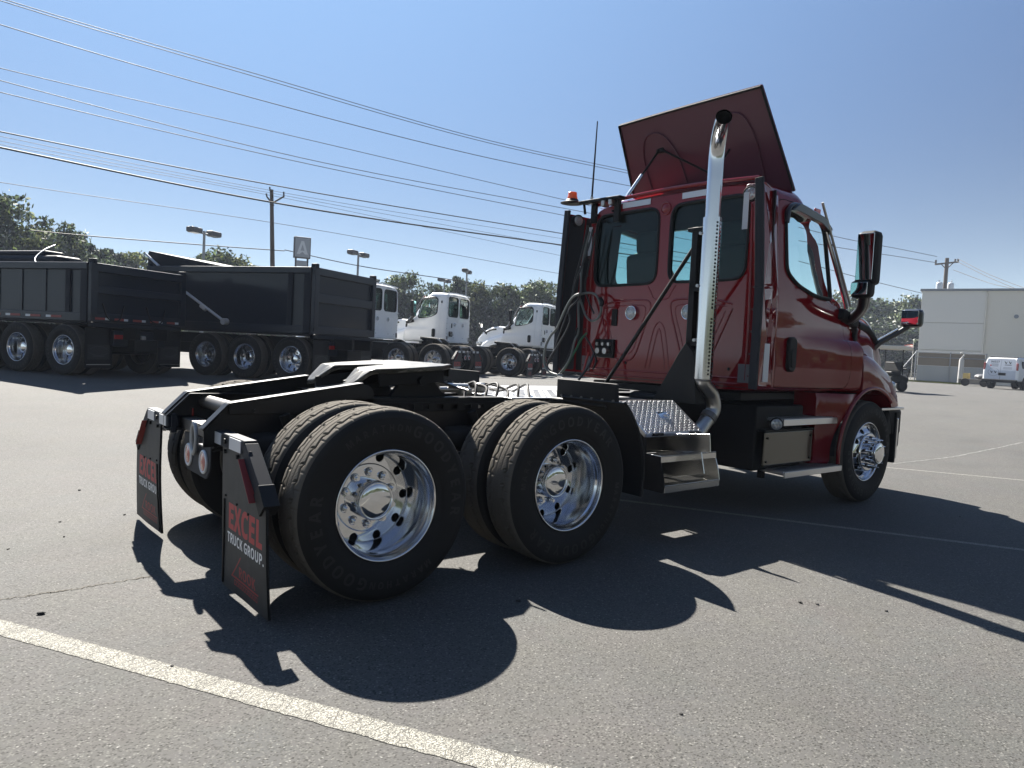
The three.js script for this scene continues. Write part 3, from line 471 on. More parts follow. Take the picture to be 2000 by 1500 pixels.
  part('box_top', [beam([2.54, 0.998, 0.62], [2.54, 0.998, 0.755], 0.65, 0.008), tread(2.21, 2.87, 1.006, 0.60, 0.75)], M.boxAlu, sb);
  part('box_front', [beam([2.54, 0.79, 1.05], [2.54, 0.655, 1.065], 0.65, 0.01, V(1, 0, 0)), tread(2.21, 2.87, 0.655, 1.06, 1.205), slab([2.21, 0.605, 1.195], [2.87, 0.655, 1.205], 0.003), beam([2.54, 0.62, 0.99], [2.54, 0.45, 1.03], 0.65, 0.01, V(1, 0, 0)), tread(2.21, 2.87, 0.447, 1.0, 1.25), slab([2.21, 0.392, 1.24], [2.87, 0.447, 1.25], 0.003)], M.boxAlu, sb);
  const lidC = V(2.535, 0.905, 0.908), tilt = Math.atan2(1.005 - 0.792, 1.05 - 0.755);
  const lidAt = (g) => g.rotateX(tilt).translate(lidC.x, lidC.y, lidC.z);
  part('box_lid', [lidAt(box(0.665, 0.014, 0.372, 0, 0, 0, 0.005)), lidAt(box(0.665, 0.03, 0.01, 0, -0.012, 0.187, 0.002)), lidAt(box(0.01, 0.03, 0.372, -0.334, -0.012, 0, 0.002))], M.alu, sb);
  const dia = []; for (let i = 0; i < 22; i++) for (let j = 0; j < 13; j++) if ((i + j) % 2 === 0 || true) dia.push(lidAt(box(0.021, 0.005, 0.007, -0.31 + i * 0.0295, 0.0085, -0.168 + j * 0.028, 0, 0, (i + j) % 2 ? 0.75 : -0.75, 0)));
  const dm = part('tread_pattern', dia, M.aluTread, sb); dm.userData.kind = 'stuff';
  part('lid_latch', [lidAt(box(0.10, 0.006, 0.075, 0.03, 0.01, 0.0, 0.003)), lidAt(bar([0.02, 0.012, 0.005], [0.065, 0.022, 0.005], 0.008)), lidAt(box(0.03, 0.012, 0.05, 0.07, 0.014, 0.0, 0.004))], M.chrome, sb);
  part('hinge', [[2.33, 0.79, 1.062], [2.76, 0.79, 1.062]].map(([x, y, z]) => bar([x - 0.06, y, z], [x + 0.06, y, z], 0.012)), M.black, sb);
  // ---- cab
  const cab = sub('cab', t);
  part('cab_shell', bodyGeo, paint, cab); part('interior_lining', trimGeo, M.interior, cab);
  for (const s of [1, -1]) {
    part('rear_window', rearZY((s > 0 ? rearWin : mirrorZ(rearWin)), 3.583, 3.587, 0), M.darkGlass, cab);
    const wr = (s > 0 ? rearWin : mirrorZ(rearWin)).map(([z, y]) => [3.562, y, z]); part('window_seal', tube(wr, 0.016, 120, 6, true), M.plastic, cab);
  }
  part('windshield', new THREE.ShapeGeometry(shapeOf(windshield.map(([z, y]) => [z, y]))).applyMatrix4(new THREE.Matrix4().set(0, -0.698, 0, 5.02 + 0.698 * 1.98, 0, 1, 0, 0, -1, 0, 0, 0, 0, 0, 0, 1)), M.glass, cab);
  part('windshield_pillar', [beam([4.99, 1.98, 0.0], [4.44, 2.76, 0.0], 0.03, 0.02)], M.interior, cab);
  part('floor_pan', slab([3.62, 1.13, -1.0], [5.15, 1.16, 1.0], 0), M.interior, cab);
  part('dashboard', [slab([4.75, 1.7, -0.95], [5.1, 1.93, 0.95], 0.04), slab([4.85, 1.2, -0.95], [5.1, 1.75, 0.95], 0.04)], M.interior, cab);
  part('steering_wheel', [new THREE.TorusGeometry(0.21, 0.018, 8, 32).rotateY(Math.PI / 2).applyMatrix4(new THREE.Matrix4().makeRotationZ(-0.6)).translate(4.6, 1.98, -0.48), bar([4.6, 1.98, -0.48], [4.85, 1.8, -0.48], 0.03)], M.interior, cab);
  for (const z of [-0.5, 0.5]) part('cab_seat', [box(0.16, 0.78, 0.5, 3.95, 2.05, z, 0.06, 0, 0, 0.12), box(0.12, 0.24, 0.3, 3.93, 2.54, z, 0.05, 0, 0, 0.1), box(0.52, 0.18, 0.5, 4.25, 1.65, z, 0.06)], M.seat, cab);
  // doors
  for (const [k, s] of [[0, 1], [1, -1]]) {
    const d = sub('door', cab);
    part('door_skin', doorGeo[k], paint, d);
    const pane = sideXY(sideWin, -0.002, 0.002, 0); warp(pane, (v) => { v.z = s * (onSide(v.y) - 0.022) + v.z * 0; v.z += 0; });
    part('door_window', new THREE.ShapeGeometry(shapeOf(sideWin)).applyMatrix4(new THREE.Matrix4().set(1, 0, 0, 0, 0, 1, 0, 0, 0, -s * 0.094, 1, s * (1.075 - 0.02 + 1.97 * 0.094), 0, 0, 0, 1)), M.glass, d);
    part('window_frame', tube(sideWin.map(([x, y]) => [x, y, s * (onSide(y) + 0.002)]), 0.019, 120, 6, true, 'centripetal'), M.plastic, d);
    const hp = rounded([[3.99, 1.29], [4.125, 1.29], [4.125, 1.60], [3.99, 1.60]], 0.06, 6);
    part('door_handle', [sideXY(hp, s > 0 ? 1.075 : -1.115, s > 0 ? 1.115 : -1.075, 0.012), sideXY(rounded([[4.025, 1.33], [4.095, 1.33], [4.095, 1.49], [4.025, 1.49]], 0.025), s > 0 ? 1.11 : -1.122, s > 0 ? 1.122 : -1.11, 0.004)], M.plastic, d);
    part('rain_visor', [tube([[3.95, 2.60, s * 1.035], [3.985, 2.735, s * 1.03], [4.08, 2.775, s * 1.03], [4.35, 2.755, s * 1.035], [4.62, 2.69, s * 1.04], [4.68, 2.60, s * 1.05]], 0.02, 40, 8), sideXY(rounded([[3.96, 2.70], [4.1, 2.79], [4.55, 2.73], [4.70, 2.64], [4.66, 2.60], [4.5, 2.665], [4.06, 2.715]], 0.03), s > 0 ? 1.02 : -1.07, s > 0 ? 1.07 : -1.02, 0.006)], M.blackGloss, d);
    part('door_hinge', [box(0.05, 0.085, 0.02, 3.79, 2.60, s * 1.025, 0.004)], M.plastic, d);
    part('grab_handle', [bar([4.50, 2.86, s * 1.05], [5.06, 1.95, s * 1.105], 0.012), bar([4.72, 2.50, s * 1.0], [4.72, 2.50, s * 1.07], 0.01)], M.steel, d);
    part('pillar_trim', [tube([[4.62, 2.66, s * 1.02], [4.80, 2.36, s * 1.045], [4.95, 2.12, s * 1.06], [5.06, 1.93, s * 1.07]], 0.022, 30, 8)], M.chrome, d);
    part('marker_light', box(0.10, 0.05, 0.02, 4.52, 2.79, s * 0.995, 0.01), M.redLens, d);
    // steps and the box between them
    const st = sub('entry_step', t); part('step_tread', [slab([3.93, 0.85, s * 0.80], [4.98, 0.87, s * 1.13], 0.003)], M.aluTread, st); part('step_edge', [slab([3.93, 0.815, s * 1.13], [4.98, 0.872, s * 1.145], 0.003)], M.alu, st); part('step_rib', Array.from({ length: 40 }, (_, i) => slab([3.945 + i * 0.026, 0.87, s * 0.86], [3.955 + i * 0.026, 0.877, s * 1.12], 0)), M.aluTread, st);
    const st2 = sub('entry_step', t); part('step_tread', [slab([3.95, 0.385, s * 0.86], [4.98, 0.405, s * 1.16], 0.003)], M.aluTread, st2); part('step_edge', [slab([3.95, 0.355, s * 1.16], [4.98, 0.408, s * 1.175], 0.003)], M.alu, st2); part('step_rib', Array.from({ length: 40 }, (_, i) => slab([3.965 + i * 0.025, 0.405, s * 0.89], [3.975 + i * 0.025, 0.412, s * 1.15], 0)), M.aluTread, st2);
    part('step_bracket', [slab([3.95, 0.32, s * 0.9], [3.99, 0.86, s * 0.96]), slab([4.9, 0.32, s * 0.9], [4.95, 0.86, s * 0.96])], M.black, st2);
    const bp = sub('battery_box', t); part('box_panel', [slab([3.80, 0.45, s * 1.02], [4.62, 0.755, s * 1.05], 0.012)], s > 0 ? M.alu2 : M.black, bp); part('box_cap', [slab([3.79, 0.75, s * 0.6], [4.63, 0.775, s * 1.055], 0.006)], M.black, bp); part('panel_bolt', [[3.84, 0.49], [3.84, 0.70], [4.58, 0.49], [4.58, 0.70]].map(([x, y]) => bar([x, y, s * 1.045], [x, y, s * 1.058], 0.01)), M.black, bp);
    part('fender_skirt', s > 0 ? skirtGeo : mirrored(skirtGeo), paint, t);
    part('wheel_arch_lip', tube(Array.from({ length: 21 }, (_, i) => { const a = (198 - i * 9.2) * R2, r = 0.628; return [AX + r * Math.cos(a), 0.53 + r * Math.sin(a), s * lerp(1.195, 1.21, i / 20)]; }).filter(([x, y]) => y > 0.43 && (x < 5.9 || y > 0.96)), 0.020, 50, 8), paint, t);
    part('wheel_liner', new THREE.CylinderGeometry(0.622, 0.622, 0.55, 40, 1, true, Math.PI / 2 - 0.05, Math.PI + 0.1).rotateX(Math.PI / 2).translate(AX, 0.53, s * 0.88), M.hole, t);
    // mirrors
    const mr = sub('door_mirror', t);
    part('mirror_shell', [box(0.15, 0.50, 0.20, 4.80, 2.36, s * 1.37, 0.05), box(0.14, 0.17, 0.20, 4.775, 2.08, s * 1.345, 0.05)], M.plastic, mr);
    part('mirror_glass', [box(0.006, 0.42, 0.15, 4.722, 2.37, s * 1.37, 0.002)], M.mirror, mr); part('spot_mirror', [box(0.006, 0.11, 0.15, 4.703, 2.08, s * 1.345, 0.002)], M.mirror, mr);
    part('mirror_arm', [tube([[5.10, 1.82, s * 1.09], [5.06, 1.87, s * 1.18], [4.90, 1.93, s * 1.30], [4.80, 2.04, s * 1.36]], 0.05, 20, 10), tube([[5.06, 1.81, s * 1.09], [4.98, 1.86, s * 1.20], [4.86, 1.93, s * 1.31], [4.77, 2.02, s * 1.36]], 0.042, 20, 10)], M.blackGloss, mr);
    part('mirror_foot', [box(0.34, 0.11, 0.07, 5.06, 1.83, s * 1.09, 0.02, 0, 0, -0.25)], M.plastic, mr);
    const hm = sub('hood_mirror', t);
    part('mirror_shell', [box(0.12, 0.20, 0.22, 6.25, 1.91, s * 1.20, 0.05)], M.blackGloss, hm); part('mirror_glass', [box(0.006, 0.15, 0.17, 6.187, 1.915, s * 1.20, 0.002)], M.mirror, hm);
    part('mirror_arm', [tube([[6.06, 1.56, s * 0.90], [6.08, 1.62, s * 0.94], [6.20, 1.76, s * 1.10], [6.26, 1.84, s * 1.18]], 0.028, 20, 8)], M.blackGloss, hm); part('arm_trim', [tube([[6.03, 1.61, s * 0.87], [6.15, 1.755, s * 1.05], [6.18, 1.79, s * 1.09]], 0.011, 12, 6)], M.polished, hm);
    // side extender with its rubber edge
    if (!full) continue;
    const se = sub('side_extender', t); part('extender_seal', slab([3.575, 1.18, s * 1.02], [3.595, 2.80, s * 1.135], 0.003), M.plastic, se);
    const ext = new TessellateModifier(0.25, 4).modify(plain(sideXY(rounded([[3.37, 1.17], [3.80, 1.15], [3.775, 2.80], [3.37, 2.83]], 0.03), -0.012, 0.012, 0)));
    part('extender_panel', warp(plain(ext), (v) => { v.z = s * (1.085 - Math.max(0, v.y - 1.97) * 0.07 + 0.115 * smooth(3.8 - v.x, 0.0, 0.4)) + v.z; }), paint, se);
    part('rubber_edge', [tube([[3.345, 1.14, s * 1.20], [3.345, 1.97, s * 1.20], [3.345, 2.86, s * 1.14]], 0.022, 20, 8), beam([3.335, 1.14, s * 1.19], [3.335, 1.97, s * 1.19], 0.03, 0.07, V(0, 0, 1)), beam([3.335, 1.97, s * 1.19], [3.335, 2.86, s * 1.13], 0.03, 0.07, V(0, 0, 1))], M.darkGrey, se);
    for (const g of [s > 0 ? box(0.004, 0.30, 0.05, 3.318, 2.60, 1.03, 0.001) : box(0.004, 0.30, 0.05, 3.548, 2.55, -0.985, 0.001), slab([3.45, 1.2, s * 1.192], [3.53, 1.52, s * 1.205], 0.003)]) part('extender_reflector', g, M.reflector, se);
  }
  // hood
  const hood = sub('hood', t); part('hood_shell', hoodGeo, paint, hood);
  for (const s of [1, -1]) { part('hood_vent', [tube([[5.60, 1.80, s * 0.925], [5.85, 1.755, s * 0.92], [6.15, 1.61, s * 0.895]], 0.04, 20, 6)], M.plastic, hood); part('vent_trim', [tube([[5.50, 1.905, s * 0.90], [5.85, 1.85, s * 0.89], [6.1, 1.725, s * 0.87], [6.30, 1.57, s * 0.84]], 0.012, 20, 6)], M.chrome, hood); part('cowl_grille', [slab([5.17, 1.50, s * 1.04], [5.235, 1.75, s * 1.12], 0.02)], M.plastic, hood); part('headlamp', [box(0.28, 0.16, 0.30, 6.38, 1.15, s * 0.85, 0.06)], M.lens, hood); }
  part('grille', [slab([6.56, 0.98, -0.6], [6.64, 1.3, 0.6], 0.02)], M.plastic, hood);
  const bmp = sub('bumper', t);
  part('bumper_bar', [slab([6.35, 0.45, -1.0], [6.68, 0.93, 1.0], 0.06), ...[1, -1].map((s) => slab([5.95, 0.66, s * 1.0], [6.30, 0.93, s * 1.15], 0.03))], M.plastic, bmp);
  part('bumper_trim', [1, -1].map((s) => slab([5.72, 0.93, s * 0.95], [6.24, 0.955, s * 1.19], 0.004)), M.polished, bmp);
  part('bumper_skirt', [1, -1].map((s) => slab([6.12, 0.36, s * 1.0], [6.16, 0.9, s * 1.17], 0.01)), M.plastic, bmp);
  part('bumper_corner', [1, -1].map((s) => slab([6.17, 0.40, s * 1.05], [6.22, 0.84, s * 1.16], 0.015)), M.polished, bmp);
  // rear wall furniture
  const W = 3.557;
  const rib = (pts, r = 0.011) => tube(pts.map(([z, y]) => [W + 0.006, y, z]), r, pts.length * 6, 6);
  for (const s of [1, -1]) {
    part('pressed_rib', [rib([[s * 0.80, 1.86], [s * 0.62, 1.90], [s * 0.14, 1.90], [s * 0.12, 1.86], [s * 0.20, 1.60], [s * 0.30, 1.36], [s * 0.36, 1.32], [s * 0.52, 1.32], [s * 0.58, 1.36], [s * 0.70, 1.60], [s * 0.80, 1.82]]), rib([[s * 0.74, 1.84], [s * 0.60, 1.855], [s * 0.2, 1.855], [s * 0.18, 1.82], [s * 0.25, 1.60], [s * 0.34, 1.40], [s * 0.48, 1.38], [s * 0.54, 1.40], [s * 0.64, 1.60], [s * 0.73, 1.80]], 0.007), rib([[s * 0.97, 1.2], [s * 0.97, 1.7], [s * 0.955, 2.2], [s * 0.93, 2.7]], 0.014)], paint, cab);
    part('reflective_strip', [box(0.004, 0.055, 0.36, W - 0.004, 2.872, s * 0.37, 0.001)], M.reflector, cab);
    part('corner_reflector', [box(0.004, 0.16, 0.12, W - 0.004, 1.26, s * 0.96, 0.002)], M.grey, cab);
    roundLamp('work_lamp', cab, [W - 0.02, 1.79, s * 0.345], [-1, 0, 0], 0.062);
  }
  part('pressed_rib', [rib([[-0.10, 1.25], [-0.02, 1.6], [0, 1.64], [0.02, 1.6], [0.10, 1.25]], 0.008), rib([[-0.15, 1.25], [-0.05, 1.66], [0, 1.70], [0.05, 1.66], [0.15, 1.25]], 0.008), rib([[-0.17, 2.05], [-0.12, 1.98], [-0.09, 1.93], [0.09, 1.93], [0.12, 1.98], [0.17, 2.05]], 0.008), rib([[-0.95, 1.215], [-0.5, 1.215], [0, 1.215], [0.5, 1.215], [0.95, 1.215]], 0.012), rib([[-0.95, 1.165], [0, 1.165], [0.95, 1.165]], 0.01)], paint, cab);
  part('pressed_emblem', [new THREE.TorusGeometry(0.055, 0.012, 8, 28).rotateY(Math.PI / 2).translate(W, 2.78, 0.0), lathe([[0.05, 0], [0.03, 0.012], [0, 0.014]], 24).rotateZ(Math.PI / 2).translate(W, 2.78, 0)], paint, cab);
  part('cab_vent', [slab([W - 0.012, 1.66, -0.62], [W + 0.01, 1.83, -0.545], 0.01)], M.plastic, cab);
  part('coupler_plate', [slab([W - 0.03, 1.33, -0.82], [W + 0.0, 1.52, -0.55], 0.01)], M.black, cab);
  part('coupling', [bar([W - 0.09, 1.40, -0.62], [W - 0.02, 1.40, -0.62], 0.03), bar([W - 0.09, 1.40, -0.72], [W - 0.02, 1.40, -0.72], 0.03), ...[0, 1, 2].map((i) => bar([W - 0.06, 1.47, -0.6 - i * 0.08], [W - 0.02, 1.47, -0.6 - i * 0.08], 0.018))], M.steel, cab);
  for (const s of [1, -1]) for (let i = 0; i < 9; i++) part('wall_bolt', bar([W - 0.008, 1.24 + i * 0.19, s * 1.0], [W + 0.004, 1.24 + i * 0.19, s * 1.0], 0.009, 0.009, 8), M.redBolt, cab);
  for (const z of [-0.8, -0.4, 0.4, 0.8]) part('body_plug', lathe([[0.014, 0], [0.010, 0.006], [0, 0.007]], 12).rotateZ(Math.PI / 2).translate(W, 1.29, z), M.plastic, cab);
  part('wall_seam', [slab([W - 0.002, 1.135, -0.995], [W + 0.002, 1.141, 0.995], 0), slab([W - 0.002, 2.905, -0.93], [W + 0.002, 2.909, 0.93], 0)], M.plastic, cab);
  part('roof_rail', [tube([[3.575, 2.93, -0.98], [3.572, 2.955, -0.5], [3.572, 2.965, 0], [3.572, 2.955, 0.5], [3.575, 2.93, 0.98]], 0.02, 30, 8)], paint, cab);
  return t;
}
M.alu2 = std([0.13, 0.13, 0.12], 0.16, 1);
M.redBolt = phys([0.06, 0.006, 0.008], 0.5);
M.mirror = std([0.85, 0.87, 0.88], 0.01, 1);

// ------------------------------------------------------------------ the red truck
const red = makeDaycab(M.red, true);
red.name = 'semi_truck'; scene.add(red);
tag(red, 'dark red day cab semi truck with chrome wheels and raised roof fairing in front', 'semi truck');
{
  // exhaust stack beside the cab corner
  const ex = sub('exhaust_stack', red), ZX = 0.86, c = on(1381, 600, 'z', ZX), X = c.x;
  const yTop = on(1396, 318, 'z', ZX).y, tip = on(1414, 228, 'z', 1.06), y1 = on(1376, 738, 'z', ZX).y, y2 = on(1390, 430, 'z', ZX).y;
  const bend = new THREE.QuadraticBezierCurve3(V(X, yTop, ZX), V(X, lerp(yTop, tip.y, 0.80), ZX), tip).getPoints(10).slice(1);
  part('stack_pipe', hollow([[X, y1, ZX], [X, y2, ZX], [X, lerp(y2, yTop, 0.6), ZX], [X, yTop - 0.15, ZX], [X, yTop, ZX], ...bend], 0.0635, 120, 32), M.polished, ex);
  part('stack_bore', hollow([[X, y1, ZX], [X, yTop, ZX], ...bend.slice(0, -1), bend[9].clone().lerp(bend[8], 0.3)], 0.058, 90, 24), M.hole, ex);
  const hs = [], ni = [], NA = 60, rows = []; // heat shield with punched slots
  const NY = 340, inSlot = (k, y) => { const row = Math.floor(y * 44), f = (y * 44) % 1; if (row < 1 || row > 42 || (row >= 17 && row <= 18)) return false; return f > 0.2 && f < 0.74 && ((k >= 23 && k <= 26) || (k >= 29 && k <= 31)); };
  for (let j = 0; j <= NY; j++) for (let k = 0; k <= NA; k++) { const a = (k / NA * 260 - 20) * R2, y = lerp(y1 - 0.01, y2 + 0.02, j / NY); hs.push(X + 0.078 * Math.cos(a), y, ZX + 0.078 * Math.sin(a)); }
  for (let j = 0; j < NY; j++) for (let k = 0; k < NA; k++) { if (inSlot(k, (j + 0.5) / NY)) continue; const p = j * (NA + 1) + k, q = p + NA + 1; ni.push(p, q, p + 1, p + 1, q, q + 1); }
  const hg = new THREE.BufferGeometry(); hg.setAttribute('position', new THREE.Float32BufferAttribute(hs, 3)); hg.setIndex(ni); hg.computeVertexNormals();
  part('heat_shield', hg, M.polished, ex); part('shield_backing', bar([X, y1, ZX], [X, y2, ZX], 0.0655, 0.0655, 28), M.hole, ex);
  const e1 = on(1390, 772, 'z', ZX), e2 = on(1393, 800, 'z', ZX), e3 = on(1366, 842, 'z', ZX);
  part('elbow', [tube([[X, y1 + 0.02, ZX], [X, y1 - 0.03, ZX], e1, e2, e3.clone().lerp(e2, 0.35), e3, e3.clone().add(e3.clone().sub(e2).multiplyScalar(1.2))], 0.062, 60, 28)], M.steel, ex);
  part('clamp', [bar(e2.clone().lerp(e3, 0.25), e2.clone().lerp(e3, 0.45), 0.07, 0.07, 28), bar([X, y1 - 0.03, ZX], [X, y1 + 0.0, ZX], 0.07, 0.07, 28)], M.dirtySteel, ex);
  const em = sub('exhaust_mount', red);
  part('mount_post', [slab([X - 0.05, 1.0, 0.70], [X + 0.05, 2.46, 0.76], 0.006), slab([X + 0.05, 1.0, 0.67], [X + 0.065, 2.46, 0.79], 0.003), box(0.12, 0.03, 0.2, X, 2.44, 0.76), box(0.10, 0.05, 0.12, X, 1.95, 0.78), box(0.10, 0.05, 0.12, X, 1.5, 0.78)], M.black, em);
  part('mount_foot', [rearZY([[0.40, 0.99], [0.86, 0.99], [0.80, 1.42], [0.72, 1.5], [0.66, 1.42]], X - 0.07, X + 0.05, 0.004)], M.black, em);
  part('brace_rod', bar([X, 2.34, 0.72], on(1183, 748, 'x', 3.1), 0.017), M.black, em);
  part('mount_bolt', [1.52, 1.97, 2.4].map((y) => bar([X - 0.075, y, 0.80], [X - 0.05, y, 0.80], 0.013)), M.steel, em);

  // roof fairing, tipped up, seen from behind and below
  const rf = sub('roof_fairing', red), B = [4.22, 2.93], T = [3.72, 3.775];
  const panel = new TessellateModifier(0.12, 6).modify(plain(extr(shapeOf(rounded([[-0.93, 0], [0.93, 0], [0.835, 1], [-0.835, 1]], [0.01, 0.01, 0.02, 0.02])), 0.02, 0)));
  const toRoof = (v) => { const t = v.y, k = v.z; const z = v.x, bow = 0.05 * (1 - (z / 0.93) ** 2); v.set(lerp(B[0], T[0], t) + 0.86 * (k + bow), lerp(B[1], T[1], t) + 0.5 * (k + bow), z); return v; };
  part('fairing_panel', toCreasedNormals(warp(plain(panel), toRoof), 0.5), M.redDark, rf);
  const P3 = (z, t, k = -0.012) => toRoof(V(z, t, k));
  const line = (pts, r) => tube(pts.map(([z, t]) => P3(z, t)), r, 40, 6);
  part('fairing_flange', [line([[-0.925, 0.02], [-0.90, 0.3], [-0.83, 0.985]], 0.012), line([[0.925, 0.02], [0.90, 0.3], [0.83, 0.985]], 0.012), line([[-0.83, 0.985], [0, 0.985], [0.83, 0.985]], 0.012)], M.black, rf);
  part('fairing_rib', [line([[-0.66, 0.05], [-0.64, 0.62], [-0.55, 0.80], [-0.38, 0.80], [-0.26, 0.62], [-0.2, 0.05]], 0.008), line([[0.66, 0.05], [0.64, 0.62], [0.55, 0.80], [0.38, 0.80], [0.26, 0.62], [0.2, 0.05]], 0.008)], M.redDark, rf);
  const k1 = on(1289, 291, 'x', 3.93), k0 = on(1224, 386, 'x', 3.62), k2 = on(1392, 341, 'x', 3.95);
  part('prop_rod', [bar(k0, k1, 0.011), bar(k1, k2, 0.011), bar(on(1425, 292, 'x', 3.93), on(1400, 330, 'x', 3.7), 0.01)], M.black, rf);
  part('prop_bracket', box(0.05, 0.08, 0.10, k1.x + 0.02, k1.y, k1.z, 0.01), M.black, rf);
  part('prop_cylinder', bar(k0, k0.clone().lerp(k1, 0.46), 0.021), M.polished, rf);
  // bracket, warning beacon and whip antenna on the left rear corner of the roof
  const br = sub('roof_bracket', red), q = (u, v, x = 3.50) => on(u, v, 'x', x), W = 3.557;
  part('bracket_plate', [[1161, 412], [1206, 408]].map(([u, v]) => { const p = q(u, v, 3.54); return box(0.04, 0.22, 0.07, p.x, p.y - 0.02, p.z, 0.008); }).concat([beam(q(1137, 397), q(1216, 385), 0.09, 0.03), ...[[1175, 430], [1180, 433], [1202, 427], [1209, 425], [1166, 420], [1198, 412]].map(([u, v]) => { const p = q(u, v, 3.545); return bar([p.x - 0.02, p.y, p.z], [p.x + 0.02, p.y, p.z], 0.012); })]), M.black, br);
  part('bracket_block', [[1182, 398], [1196, 395]].map(([u, v]) => { const p = q(u, v); return box(0.09, 0.07, 0.05, p.x, p.y, p.z, 0.015); }), M.steel, br);
  part('bracket_arm', [beam(q(1140, 396), q(1108, 399), 0.13, 0.012), bar(q(1141, 400), q(1143, 418), 0.014)], M.black, br);
  const bp = q(1117.5, 396.5), bc = sub('warning_beacon', red);
  part('beacon_base', lathe(chaikin([[0.0, -0.012], [0.125, -0.008], [0.128, 0.0], [0.075, 0.012], [0.062, 0.045], [0, 0.045]]), 32).translate(bp.x, bp.y, bp.z), M.plastic, bc);
  part('beacon_lens', lathe(chaikin([[0.056, 0.045], [0.056, 0.06], [0.050, 0.075], [0.048, 0.105], [0.045, 0.116], [0, 0.119]]), 32).translate(bp.x, bp.y, bp.z), M.amber, bc);
  part('beacon_core', bar([bp.x, bp.y + 0.04, bp.z], [bp.x, bp.y + 0.10, bp.z], 0.028), std([0.5, 0.07, 0.01], 0.5), bc);
  const an = sub('antenna', red), a0 = q(1155.5, 394), a1 = q(1167, 237);
  part('antenna_whip', [bar(a0, a0.clone().lerp(a1, 0.5), 0.0105, 0.009), bar(a0.clone().lerp(a1, 0.5), a1, 0.009, 0.006)], M.plastic, an); part('antenna_spring', bar(a0.clone().add(V(0, -0.03, 0)), a0.clone().lerp(a1, 0.06), 0.016), M.steel, an);
  roundLamp('work_lamp', red, on(1466, 378, 'x', 3.46).toArray(), [-1, 0, 0.2], 0.055, M.lens, M.plastic);
  const lb = on(1475, 362, 'x', 3.5); part('lamp_bracket', [tube([lb, on(1462, 362, 'x', 3.5), on(1459, 372, 'x', 3.49)], 0.012, 10, 6), box(0.06, 0.03, 0.05, lb.x + 0.02, lb.y, lb.z)], M.redDark, red);
  roundLamp('step_lamp', red, on(1517, 829, 'z', 1.14).toArray(), [-0.8, 0, 0.6], 0.05, M.lens, M.plastic);
  roundLamp('inner_lamp', red, on(1130, 431, 'z', -1.08).toArray(), [-0.2, 0, 1], 0.055, M.lens, M.plastic);
  // inner face of the left extender is dark
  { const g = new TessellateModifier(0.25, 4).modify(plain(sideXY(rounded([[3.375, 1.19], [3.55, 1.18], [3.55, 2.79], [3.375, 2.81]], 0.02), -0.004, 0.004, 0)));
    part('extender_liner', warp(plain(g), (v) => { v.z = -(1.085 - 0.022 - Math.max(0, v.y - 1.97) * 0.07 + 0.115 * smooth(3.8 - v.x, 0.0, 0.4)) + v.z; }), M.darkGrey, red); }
  // air and electric lines to the trailer
  const hoses = sub('air_lines', red), H = (pts, r, m, x = 3.40, dx = 0) => part('hose', tube(pts.map(([u, v], i) => on(u, v, 'x', x + dx * i)), r, pts.length * 10, 8), m, hoses);
  H([[1132, 574], [1122, 578], [1113, 588], [1103, 607], [1087, 642], [1076, 655], [1066, 676], [1063, 697], [1064, 713], [1070, 724], [1079, 729], [1100, 735]], 0.013, M.hoseGrey, 3.22);
  H([[1132, 575], [1129, 585], [1114, 601], [1111, 612], [1114, 623], [1108, 642], [1089, 676], [1073, 702], [1069, 716], [1078, 726]], 0.011, M.hose, 3.26);
  H([[1152, 452], [1140, 500], [1135, 540], [1134, 569], [1130, 591], [1129, 652], [1124, 662], [1114, 697], [1102, 719], [1094, 729]], 0.011, M.hoseGrey, 3.42, -0.018);
  H([[1146, 650], [1135, 663], [1124, 684], [1113, 703], [1102, 721], [1094, 729]], 0.011, M.hoseGreen, 3.47, -0.03);
  H([[1130, 577], [1137, 596], [1145, 618], [1156, 627], [1169, 620], [1174, 604], [1170, 586], [1162, 575], [1150, 572], [1132, 575]], 0.012, M.hoseGrey, 3.44);
  H([[1148, 440], [1140, 480], [1130, 520], [1122, 550], [1119, 568], [1124, 576], [1132, 575]], 0.010, M.hose, 3.40);
  H([[1160, 690], [1152, 710], [1140, 728], [1130, 742]], 0.013, M.hose, 3.35, -0.05); H([[1150, 688], [1143, 712], [1137, 735]], 0.011, M.hoseRed, 3.42, -0.03);
  H([[1158, 448], [1150, 480], [1138, 515], [1124, 552], [1117, 580], [1112, 600], [1098, 640], [1088, 668], [1078, 700]], 0.010, M.hose, 3.36, -0.012);
  H([[1162, 455], [1156, 490], [1148, 530], [1143, 560], [1150, 590], [1160, 612]], 0.009, M.hose, 3.50);
  H([[1141, 655], [1150, 668], [1160, 690], [1164, 705], [1158, 722]], 0.010, M.hose, 3.46);
  H([[1128, 640], [1120, 668], [1108, 700], [1096, 722], [1086, 731]], 0.009, M.plastic, 3.32);
  H([[1174, 598], [1176, 590], [1172, 582]], 0.02, M.plastic, 3.44);
  part('hose_hanger', bar(on(1134, 520, 'x', 3.40), on(1134, 574, 'x', 3.40), 0.008), M.steel, hoses);
  // lines behind the fifth wheel
  const fl = sub('frame_lines', red);
  for (let i = 0; i < 7; i++) { const x = 1.05 + i * 0.1, a = rr(-0.3, 0.15); part('hose', tube([[x, 1.0, 0.36 + a * 0.1], [x + 0.08, 1.05 + rr(0, 0.06), 0.25], [x + rr(0.05, 0.2), 1.02 + rr(0, 0.08), 0.05 + a], [x + 0.25, 1.02, -0.2 + a], [x + rr(0.2, 0.5), 1.01, -0.3]], 0.011, 30, 6), i % 3 ? M.rubber : M.plastic, fl); }
